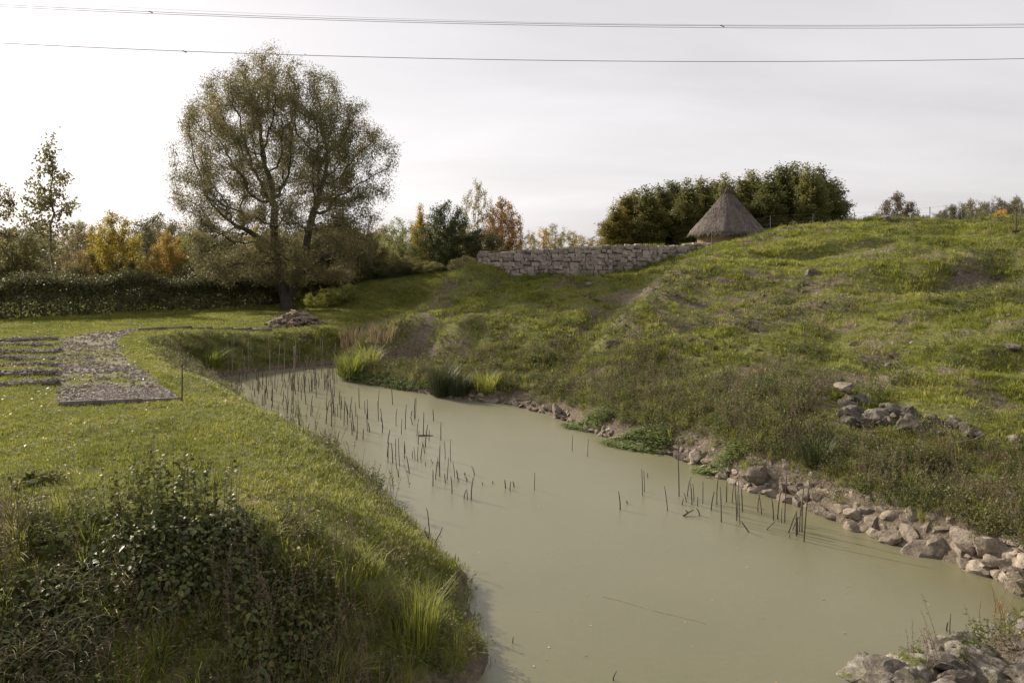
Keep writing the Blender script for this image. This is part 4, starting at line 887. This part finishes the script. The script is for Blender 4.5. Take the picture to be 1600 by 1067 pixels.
# ------------------------------------------------------------------ path edging and gravel
PEB = [rock('pebble', 420 + k, M['pebble'], 1, .1, 7) for k in range(4)]
x, y = wedge(90000, 17, 42, .1); k = in_poly(PATH, x, y)
dens = np.where(y < 20.6, 1.0, .15 + .75 * sst(.4, .6, fbm(x, y, 1.3, 33, 3)))
k &= rng.random(len(x)) < dens
x, y = x[k], y[k]
xe = rng.uniform(-10.6, -7.4, 5000); ye = rng.uniform(18.1, 20.4, 5000); ke = in_poly(PATH, xe, ye); x = np.concatenate([x, xe[ke]]); y = np.concatenate([y, ye[ke]])
tag(put('path_gravel', PEB, x, y, .025, .065, .6, -.01), 'grey gravel and broken stone spread on the path beside the moat', 'gravel', kind='stuff')
def board(name, a, c, h, th, label, seg=1, curve=None, cat='board'):
    pts = [np.array(a)] + [np.array(q) for q in (curve or [])] + [np.array(c)]
    mid = pts[len(pts) // 2]; z0 = G(*mid); mb = MB()
    for p, q in zip(pts[:-1], pts[1:]):
        L = np.linalg.norm(q - p); n = max(1, int(L / .8))
        for i in range(n):
            u = p + (q - p) * i / n; v = p + (q - p) * (i + 1) / n; cc = (u + v) / 2; an = math.atan2(v[1] - u[1], v[0] - u[0]); Mz = np.array([[math.cos(an), -math.sin(an), 0], [math.sin(an), math.cos(an), 0], [0, 0, 1]])
            mb.box((cc[0] - mid[0], cc[1] - mid[1], G(*cc) - z0 + h * .25), (L / n / 2 - .003, th / 2, h / 2 + .05), Mz)
    return tag(obj(name, mb.mesh(name, M['plank']), None, (mid[0], mid[1], z0)), label, cat)
board('edging_board', PATH[0], PATH[13], .07, .05, 'dark timber board closing the gravel path end', cat='edging')
board('edging_board', PATH[9], PATH[7], .12, .05, 'long low timber edging curving along the far part of the path', curve=[PATH[8]], cat='edging')
# low beds left of the path
for k, py in enumerate((536, 545, 553, 563, 575, 589, 604)):
    xl, yl = at_z(-70, py + (1 if k < 4 else 3), 1.6); xr, yr = at_z(80 if k % 2 else 86, py, 1.6); z0 = G((xl + xr) / 2, (yl + yr) / 2)
    bed = empty('gravel_bed', ((xl + xr) / 2, (yl + yr) / 2, z0)); tag(bed, 'narrow raised gravel strip with a timber front beside the path', 'gravel bed', 'parallel gravel strips beside the path')
    L = xr - xl; wd = .32 + .05 * (k % 3); mb = MB(); an = math.atan2(yr - yl, xr - xl); Mz = np.array([[math.cos(an), -math.sin(an), 0], [math.sin(an), math.cos(an), 0], [0, 0, 1]])
    nb = 6
    for i in range(nb):
        f0 = (i + .5) / nb - .5; cx, cy = f0 * (xr - xl), f0 * (yr - yl); zz_ = G(bed.location.x + cx, bed.location.y + cy) - z0; m2 = MB(); m2.box((cx, cy, zz_ + .03), (L / nb / 2 - .01, .03, .05 + .012 * math.sin(i * 5 + k)), Mz); obj('board', m2.mesh('bed_board', M['plank']), bed)
    n = int(L * 130); q = rng.uniform(-.5, .5, n); xs = bed.location.x + q * (xr - xl); ys = bed.location.y + q * (yr - yl) + rng.uniform(.04, wd * 2, n)
    loc = np.stack([xs - bed.location.x, ys - bed.location.y, ground(xs, ys) - z0 + .075 * (ys - (bed.location.y + q * (yr - yl)) < wd) + rng.uniform(-.02, .03, n)], 1)
    tag(scatter('gravel', PEB, loc, rng.uniform(0, 6.28, (n, 3)), np.repeat(rng.uniform(.03, .07, n)[:, None], 3, 1), rng.integers(0, 4, n), bed), kind='stuff')

# ------------------------------------------------------------------ heap of split wood
LOGS = []
for k in range(6):
    g = np.random.default_rng(600 + k); mb = MB(); L = g.uniform(.32, .55); an = np.array([-.2, 1.2, 2.4, 3.4]) + g.normal(0, .15, 4); rr = g.uniform(.05, .085, 4)
    V = [[x_, math.cos(a) * r_, math.sin(a) * r_] for x_ in (-L, L) for a, r_ in zip(an, rr)]; mb.add(V, [[0, 1, 5, 4], [1, 2, 6, 5], [2, 3, 7, 6], [3, 0, 4, 7], [3, 2, 1, 0], [4, 5, 6, 7]]); LOGS.append(mb.mesh('split_log', M['splitwood'] if k % 2 else M['wood']))
hx_, hy_, _ = spot(462, 511); g6 = random.Random(3)
for k in range(130):
    a = g6.uniform(0, 6.28); q = g6.random() ** .6; x = hx_ + math.cos(a) * q * 1.35; y = hy_ + math.sin(a) * q * .9; top = .85 * (1 - q) ** .8
    z = G(x, y) + .05 + top * g6.uniform(.75, 1)
    tag(obj('split_log', LOGS[k % 6], None, (x, y, z), (g6.uniform(0, 6.28), g6.uniform(-.1, .5) * (1 - .4 * q), a + g6.uniform(-1.2, 1.2))), 'split log lying in the heap at the end of the path', 'log', 'logs of the wood heap')
x, y, z = spot(405, 478); mb = MB(); mb.tube([(-.75, 0, .3), (0, .03, .33), (.75, .02, .31)], [.12, .13, .11], 8); mb.tube([(-.5, 0, -.05), (-.5, 0, .3)], .07, 6); mb.tube([(.5, 0, -.05), (.5, 0, .3)], .07, 6)
tag(obj('log_bench', mb.mesh('log_bench', M['wood']), None, (x, y, z)), 'low pale log bench in the shade of the willow', 'bench')

# ------------------------------------------------------------------ reed stalks
ST = []
for k in range(7):
    g = np.random.default_rng(700 + k); bend = g.normal(0, .05, 2); tt = np.linspace(-.12, 1, 5)
    P = np.stack([bend[0] * tt ** 2, bend[1] * tt ** 2, tt], 1); mb = MB(); mb.tube(P, np.linspace(.0125, .009, 5), 5); ST.append(mb.mesh('reed_stalk', M['stalk']))
PS = []
for me in ST[:4]:
    q = me.copy(); q.materials[0] = M['palestalk']; PS.append(q)
g7 = random.Random(21)
def stalk(x, y, h, label, group, lean=0.0, pale=False, thick=1.0, z=0.0):
    q = thick * g7.uniform(.75, 1.3)
    tag(obj('reed_stalk', g7.choice(PS if pale else ST), None, (x, y, z), (g7.gauss(0, .035), lean + g7.gauss(0, .04), g7.uniform(0, 6.28)) if not lean else (g7.gauss(0, .1), lean, 0), (q, q, h)), label, 'reed', group)
D_ = [(835, 765, 28), (803, 760, 8), (894, 704, 24), (918, 713, 27), (969, 796, 27), (980, 786, 5), (1004, 774, 42), (1007, 768, 33), (1012, 746, 8), (1043, 798, 40), (1061, 775, 73), (1066, 788, 10), (1074, 775, 31), (1072, 784, 14), (1081, 788, 33), (1084, 783, 27), (1090, 790, 14), (1093, 805, 12), (1098, 786, 35), (1111, 797, 30), (1120, 788, 48), (1127, 815, 54), (1135, 784, 31), (1144, 785, 28), (1151, 813, 56), (1153, 807, 64), (1156, 818, 45), (1160, 799, 37), (1184, 799, 31), (1190, 803, 35), (1208, 812, 35), (1215, 811, 45), (1221, 817, 25), (1226, 816, 86), (1233, 840, 8), (1244, 837, 41), (1246, 834, 28), (1249, 831, 48), (1253, 830, 76), (1256, 846, 92)]
for px, py, h in D_:
    x, y = w0(px, py); stalk(x, y, h / FPX * y, 'thin brown reed stalk in the open water before the stone edging', 'reed stalks before the stone edging', thick=.95)
for px, py, h, ln in ((1170, 831, 22, -.6), (1232, 832, 34, .35), (1238, 828, 30, .4), (1198, 827, 18, .8)):
    x, y = w0(px, py); stalk(x, y, h / FPX * y, 'tilted broken reed stalk among the upright ones before the stone edging', 'tilted reed stalks before the stone edging', lean=ln)
C_ = [(590, 140, 60), (593, 165, 80), (612, 165, 80), (625, 135, 70), (628, 190, 60), (636, 222, 30), (641, 178, 115), (660, 147, 70), (663, 125, 50), (680, 208, 70), (693, 145, 30), (704, 150, 50), (714, 158, 60), (727, 150, 65), (742, 125, 50), (747, 178, 18), (775, 168, 20), (777, 260, 65), (788, 232, 70), (797, 180, 40), (804, 190, 95), (805, 220, 60), (827, 150, 75), (835, 235, 90), (850, 160, 90), (828, 248, 40), (866, 225, 65), (878, 230, 40), (855, 290, 70), (884, 240, 20), (908, 215, 12), (917, 238, 20), (905, 312, 40), (918, 315, 38), (934, 314, 88), (947, 216, 38), (980, 255, 15), (1022, 250, 12), (1074, 268, 35), (1093, 280, 40)]
for a, c, h in C_:
    px, py = 380 + a / 2.6214, 660 + c / 2.6214; x, y = w0(px, py); stalk(x, y, h / 2.6214 / FPX * y, 'short dark cut reed stalk in the middle of the moat', 'cut reed stalks in mid moat', thick=1.0)
for px, py, h in ((1484, 989, 30), (1479, 985, 16), (1487, 1001, 12), (1493, 1003, 15), (958, 1062, 14), (801, 1004, 10)):
    x, y = w0(px, py); stalk(x, y, h / FPX * y, 'lone dark reed stump standing near the abutment end of the moat', 'reed stumps near the abutment', thick=.8)
k = 0
while k < 120:
    px = g7.uniform(345, 700); py = 595 + (px - 345) * .28 + g7.gauss(0, 22) - (12 if px > 560 else 0)
    x, y = w0(px, py)
    if not (565 < py < 700) or shore(np.array(x), np.array(y))[0] > -.15: continue
    if px > 600 and g7.random() < .65: continue
    stalk(x, y, g7.uniform(.2, .75), 'dark cut reed stalk in the dense stand by the lawn bank', 'dense stand of cut reed stalks', thick=1.1); k += 1
k = 0
while k < 95:
    px = g7.uniform(335, 560); py = g7.uniform(572, 612); x, y = w0(px, py)
    if shore(np.array(x), np.array(y))[0] > -.1: continue
    tall = g7.random() < .30
    stalk(x, y, g7.uniform(1.1, 1.9) if tall else g7.uniform(.25, .7), 'tall pale standing reed at the far end of the pond' if tall else 'short reed stalk at the far end of the pond', 'tall reeds at the pond end' if tall else 'short reeds at the pond end', pale=tall, thick=.85 if tall else 1.1); k += 1
# dead twigs and floating stalks
def twig(name, pts, r, label, loc, cat='twig', mat='stalk'):
    mb = MB()
    for p in pts: mb.tube(p, np.linspace(r, r * .45, len(p)), 5)
    return tag(obj(name, mb.mesh(name, M[mat]), None, loc), label, cat)
x, y, z = spot(668, 853); twig('dead_twig', [[(0, 0, -.1), (.03, 0, .25), (0, .02, .55), (-.02, 0, .62)], [(.02, 0, .1), (-.05, 0, .25), (-.03, 0, .32)], [(.1, .1, 0), (.2, .1, .18), (.24, .1, .28)]], .012, 'upright forked dead twig at the edge of the lawn bank', (x, y, z))
a = np.array(w0(942, 932)); c = np.array(w0(1104, 975)); d = c - a; P = [(*(d * q + np.array([0, .02 * math.sin(q * 9)])), .004) for q in np.linspace(0, 1, 12)]
twig('floating_stalk', [P], .008, 'long thin reed lying flat in the duckweed', (*a, -.004), 'reed', 'palestalk')
x, y = w0(665, 681); twig('floating_stick', [[(-.2, 0, .01), (0, .01, .02), (.2, 0, .01)]], .025, 'short dark stick floating behind the mid moat reeds', (x, y, 0), 'stick')
x, y = w0(1075, 805); twig('floating_stick', [[(-.1, -.05, .01), (0, 0, .05), (.12, .06, .09)], [(0, 0, .05), (-.05, .02, .1)]], .02, 'crooked branch end poking from the duckweed among thin reeds', (x, y, 0), 'stick')
x, y, z = spot(1525, 722); twig('fallen_branch', [[(-.5, 0, .35), (0, .05, .42), (.55, 0, .36), (.7, -.05, .3)], [(0, .05, .42), (.3, .1, .55)]], .016, 'bleached thin branch lying on weeds below the rubble heap', (x, y, z), 'branch', 'palestalk')
x, y, z = spot(1370, 745); twig('fallen_branch', [[(-.45, 0, .5), (0, .02, .38), (.3, 0, .3)]], .014, 'pale stick lying across the dry weeds above the stone edging', (x, y, z), 'branch', 'palestalk')

# ------------------------------------------------------------------ stakes and wire fences
def stake(px, py, h, label, r=.014, cross=False):
    x, y, z = spot(px, py); mb = MB(); mb.tube([(0, 0, -.2), (.01, 0, h * .5), (0, .01, h)], [r, r, r], 6)
    mb.tube([(-.02, 0, h - .05), (.03, 0, h - .03)], r * .9, 5)
    if cross: mb.box((0, 0, .12), (.16, .02, .05))
    tag(obj('iron_stake', mb.mesh('iron_stake', M['rust']), None, (x, y, z)), label, 'stake')
stake(284, 627, .86, 'thin rusty iron stake at the corner of the gravel path', .016)
stake(1257, 556, .80, 'thin iron stake standing alone on the slope')
stake(1587, 366, 1.05, 'dark post with a cross plate on the hill crest', .03, True)
def wire_fence(pts, h, label, rr=.025, wires=(.35, .65, .95), step=3.0):
    pts = [np.array(p[:2]) for p in pts]; cu = np.concatenate([[0], np.cumsum([np.linalg.norm(q - p) for p, q in zip(pts[:-1], pts[1:])])]); P = np.array(pts)
    f = lambda s: np.array([np.interp(s, cu, P[:, 0]), np.interp(s, cu, P[:, 1])]); m = f(cu[-1] / 2); z0 = G(*m)
    t = empty('wire_fence', (*m, z0)); tag(t, label, 'fence'); ss = np.linspace(0, cu[-1], max(2, int(cu[-1] / step) + 1)); tops = []
    for s in ss:
        p = f(s); z = G(*p) - z0; mb = MB(); mb.tube([(p[0] - m[0], p[1] - m[1], z - .2), (p[0] - m[0], p[1] - m[1], z + h)], rr, 6); obj('post', mb.mesh('fence_post', M['metal']), t); tops.append((p[0] - m[0], p[1] - m[1], z))
    for q in wires:
        mb = MB(); mb.tube([(a[0], a[1] - rr, a[2] + h * q) for a in tops], .004, 4, False); obj('wire', mb.mesh('fence_wire', M['cable']), t)
wire_fence([wp(1335, 52, 0), wp(1410, 51, 0), wp(1500, 52, 0), wp(1640, 54, 0)], 1.75, 'tall wire fence with thin posts along the hill crest', .025, (.2, .4, .6, .8, .97), 2.4)
wire_fence([wp(1112, 43, 0), wp(1180, 44, 0), wp(1330, 50, 0)], 1.0, 'low wire fence running uphill in front of the thatched hut', .015, (.55, .97), 3.2)

# ------------------------------------------------------------------ overhead lines
def cable(pts, d, r, label, clips=()):
    px = np.array([p[0] for p in pts], float); co = np.polyfit(px, [p[1] for p in pts], 2); q = np.linspace(-500, 2100, 60); row_ = np.polyval(co, q)
    P = np.stack([(q - 800) / FPX * d, 0 * q + d, CAM_H + (HOR - row_) / FPX * d], 1); m = P[30].copy(); mb = MB(); mb.tube(P - m, r, 5, False)
    o = tag(obj('power_line', mb.mesh('power_line', M['cable']), None, tuple(m)), label, 'power line')
    for cpx in clips:
        z = CAM_H + (HOR - np.polyval(co, cpx)) / FPX * d; m2 = MB(); m2.tube([((cpx - 800) / FPX * d - m[0] - .14, -.02, z - m[2] + .04), ((cpx - 800) / FPX * d - m[0] + .2, -.02, z - m[2] - .10)], .05, 5); obj('clamp', m2.mesh('cable_clamp', M['cable']), o)
cable([(0, 8), (400, 25), (800, 36), (1128, 42), (1600, 39)], 70, .021, 'upper of the paired overhead wires crossing the sky', (235, 1128))
cable([(0, 11), (400, 28), (800, 39), (1128, 44.5), (1600, 43)], 70.6, .021, 'lower of the paired overhead wires crossing the sky')
cable([(0, 68), (400, 84), (860, 95), (1100, 97), (1600, 92)], 66, .026, 'single overhead wire passing in front of the willow top', (288,))
cable([(0, 1), (400, 21), (800, 34), (1128, 40.5), (1600, 37)], 76, .010, 'faintest thin wire above the paired wires')

# ------------------------------------------------------------------ sedges, rushes and foreground plants
def sedge(px, py, n, h0, h1, spread, mat, label, bend=.7, wd=.006, name='sedge_clump', cat='sedge'):
    x, y, z = spot(px, py); g = np.random.default_rng(int(px * 7 + py)); me = tuft(name, n, h0, h1, spread, wd, bend, mat, g); return tag(obj(name, me, None, (x, y, z)), label, cat)
sedge(655, 1010, 190, .35, 1.0, .20, M['sedge'], 'tall bright yellow-green sedge on the near slope by the water', .55, .0055)
sedge(640, 1000, 70, .25, .6, .24, M['sedge'], 'shorter bright sedge at the side of the tall one', .8, .005)
sedge(540, 935, 60, .25, .65, .14, M['sedge'], 'thin yellow-green sedge tuft beside the brambles', .6, .005)
sedge(455, 905, 40, .2, .45, .12, M['sedge'], 'small light sedge tuft at the top of the bramble slope', .8, .005)
sedge(575, 900, 45, .2, .5, .15, M['sedge'], 'light sedge tuft between lawn edge and tall sedge', .8, .005)
sedge(548, 588, 340, .6, 1.3, .5, M['sedge'], 'big bright sedge clump at the nose of the mound', .8, .013)
sedge(575, 572, 220, .6, 1.2, .5, M['sedge'], 'light green sedge clump behind the big bright one', .9, .012)
sedge(556, 545, 240, .7, 1.5, .7, M['drygrass'], 'pale feathery dry grass clump behind the bright sedges', .7, .012, 'dry_grass_clump', 'grass')
sedge(600, 535, 200, .5, 1.1, .7, M['drygrass'], 'pinkish dry grass clump on the nose of the mound', .9, .012, 'dry_grass_clump', 'grass')
sedge(690, 618, 420, .7, 1.35, .38, M['rush'], 'dark green rush clump standing at the water edge', .5, .010, 'rush_clump', 'rushes')
sedge(718, 618, 240, .5, 1.0, .35, M['rush'], 'lower rush clump next to the dark one', .8, .010, 'rush_clump', 'rushes')
sedge(760, 610, 220, .5, .95, .4, M['sedge'], 'yellowing rush clump between dark rushes and red weeds', .8, .009, 'rush_clump', 'rushes')
sedge(332, 575, 160, .5, 1.0, .3, M['sedge'], 'light green tuft on the dark far bank of the pond', .8, .012)
sedge(1275, 725, 160, .4, .8, .35, M['rush'], 'dark grass clump above the stone edging', .9, .008, 'rush_clump', 'rushes')
x, y, z = spot(1570, 970); tag(obj('dead_plant', stems('dead_plant', 14, .2, .5, 6, .035, .006, .5, M['fallen'], g1, .005, spread=.1), None, (x, y, z)), 'reddish dead plant sprouting behind the upright boulder', 'plant')

# bramble bushes: canes, single leaves, inner foliage
def trifoil(seed):
    g = np.random.default_rng(seed); mb = MB()
    for a, l in ((0, 1), (1.25, .8), (-1.25, .8)):
        d = np.array([math.cos(a), math.sin(a), -.15]); w_ = np.array([-math.sin(a), math.cos(a), 0.]); b0 = d * .18; L = l * .62; B = .23 * l
        V = [b0, b0 + d * L * .3 + w_ * B * .9 + [0, 0, .05], b0 + d * L * .65 + w_ * B * .75 + [0, 0, .04], b0 + d * L + [0, 0, -.08], b0 + d * L * .65 - w_ * B * .75 + [0, 0, .04], b0 + d * L * .3 - w_ * B * .9 + [0, 0, .05], b0 + d * L * .5]
        mb.add(np.array(V) + g.normal(0, .012, (7, 3)), None, [[0, 1, 6], [1, 2, 6], [2, 3, 6], [3, 4, 6], [4, 5, 6], [5, 0, 6]])
    mb.tube([(-.12, 0, -.12), (.18, 0, 0)], .012, 3, False)
    return mb.mesh('bramble_leaf', M['bramble'])
TF = [trifoil(800 + k) for k in range(4)]
def bramble(px, py, rx, ry, rz, nl, nf, label, seed):
    x, y, z = spot(px, py); g = np.random.default_rng(seed); t = empty('bramble_bush', (x, y, z)); tag(t, label, 'bramble bush')
    def surf(n, f0, f1):
        a = g.uniform(0, 6.283, n); el = np.arcsin(g.uniform(-.15, 1, n)); f = g.uniform(f0, f1, n) * (.75 + .5 * fbm(np.cos(a) * 2 + 5, np.sin(a) * 2 + el * 1.5, .8, seed % 5, 2)); D = np.stack([np.cos(a) * np.cos(el), np.sin(a) * np.cos(el), np.sin(el)], 1)
        P = D * np.array([rx, ry, rz]) * f[:, None]; P[:, 2] += ground(P[:, 0] + x, P[:, 1] + y) - z; return P, D
    mb = MB()
    for k in range(26):
        P, D = surf(1, .8, 1.05); p = P[0]; b0 = np.array([g.normal(0, rx * .3), g.normal(0, ry * .3), 0]); b0[2] = G(b0[0] + x, b0[1] + y) - z - .05; mm = (b0 + p) / 2 + np.array([0, 0, rz * .45])
        q = np.linspace(0, 1, 7)[:, None]; mb.tube((1 - q) ** 2 * b0 + 2 * q * (1 - q) * mm + q * q * p, np.linspace(.009, .004, 7), 4)
    obj('stem', mb.mesh('bramble_canes', M['stalk']), t)
    P, D = surf(nl, .82, 1.06)
    for k in range(nl):
        e = Vector(unit(D[k] + np.array([0, -.2, .5]) + g.normal(0, .35, 3))).to_track_quat('Z', 'X').to_euler(); s = g.uniform(.10, .175); a = e.to_matrix() @ Matrix.Rotation(g.uniform(0, 6.28), 3, 'Z')
        obj('leaf', TF[k % 4], t, P[k], a.to_euler(), (s, s, s))
    P, D = surf(nf, .35, 1.0); D2 = unit(rdir(nf, g) + D * .5); mb = MB(); mb.leaves(P, D2, unit(np.cross(D2, rdir(nf, g))), g.uniform(.05, .10, nf), g.uniform(.016, .03, nf), .2); tag(obj('foliage', mb.mesh('bramble_foliage', M['bramble']), t), kind='stuff')
bramble(262, 895, 1.0, .75, .5, 280, 2600, 'large dark bramble bush mounded on the shaded slope', 1)
bramble(440, 990, .75, .6, .3, 170, 1400, 'low bramble bush spreading down towards the tall sedge', 2)
bramble(60, 990, .85, .6, .35, 170, 1500, 'dark bramble bush with dead straw on the slope beside the big bramble', 3)
bramble(350, 860, .6, .45, .38, 120, 1100, 'small bramble growing out of the top of the slope', 4)
# tall weeds standing up out of the brambles
def weed_plant(px, py, n, h0, h1, label, mat, leaves=26, ll=.07, lw=.014, spread=.18, lean=.2):
    x, y, z = spot(px, py); g = np.random.default_rng(int(px + py)); tag(obj('weed_plant', stems('weed_plant', n, h0, h1, leaves, ll, lw, lean, mat, g, .005, spread=spread), None, (x, y, z)), label, 'weed')
weed_plant(245, 826, 22, .75, 1.15, 'cluster of tall leafy stems above the large bramble', M['weed'], 38, .10, .026, .30)
weed_plant(300, 826, 10, .55, .95, 'leafy stems beside the tall stem cluster', M['weed'], 34, .095, .025, .26)
weed_plant(358, 835, 7, .9, 1.2, 'thin dark seeding weed with feathery top', M['dryweed'], 55, .045, .005, .07, .12)
weed_plant(8, 905, 7, .8, 1.25, 'dark dead weed stem at the edge of the shaded slope', M['dryweed'], 50, .05, .006, .12, .15)
weed_plant(212, 824, 8, .4, .8, 'shorter leafy stems on the sunny side of the bramble', M['weed'], 28, .09, .024, .25)
weed_plant(62, 757, 18, .08, .2, 'dark green leafy dock in the sunny lawn', M['weed'], 9, .2, .045, .2, .5)
weed_plant(85, 850, 18, .1, .25, 'low dock leaves in the hollow of the lawn', M['weed'], 8, .18, .04, .25, .5)
weed_plant(565, 758, 26, .2, .5, 'leafy weed overhanging the water at the lawn bank', M['weed'], 16, .05, .01, .35, .7)
weed_plant(500, 702, 24, .2, .55, 'straggly pale weed leaning over the water by the reed stand', M['dryweed'], 18, .05, .009, .4, .7)
weed_plant(450, 668, 26, .3, .7, 'weeds in the water edge beside the dense reed stand', M['weed'], 18, .05, .009, .4, .4)
# dead straw tangles on the shaded slope
for px, py, lab in ((40, 1030, 'grey tangle of dead straw at the foot of the shaded slope'), (110, 1045, 'dead straw tangle lying between the brambles'), (140, 940, 'bleached dead stems hanging over the large bramble')):
    x, y, z = spot(px, py); g = np.random.default_rng(px); mb = MB()
    for k in range(120):
        a = g.uniform(0, 6.28); b0 = np.array([g.normal(0, .25), g.normal(0, .2), 0]); b0[2] = G(b0[0] + x, b0[1] + y) - z + g.uniform(0, .3); l = g.uniform(.12, .38); q = np.linspace(0, 1, 4)[:, None]
        mb.tube(b0 + q * np.array([math.cos(a), math.sin(a), .25]) * l + q * (1 - q) * np.array([0, 0, l * .8]), np.linspace(.004, .002, 4), 3, False)
    tag(obj('dead_straw', mb.mesh('dead_straw', M['palestalk']), None, (x, y, z)), lab, 'straw', kind='stuff')
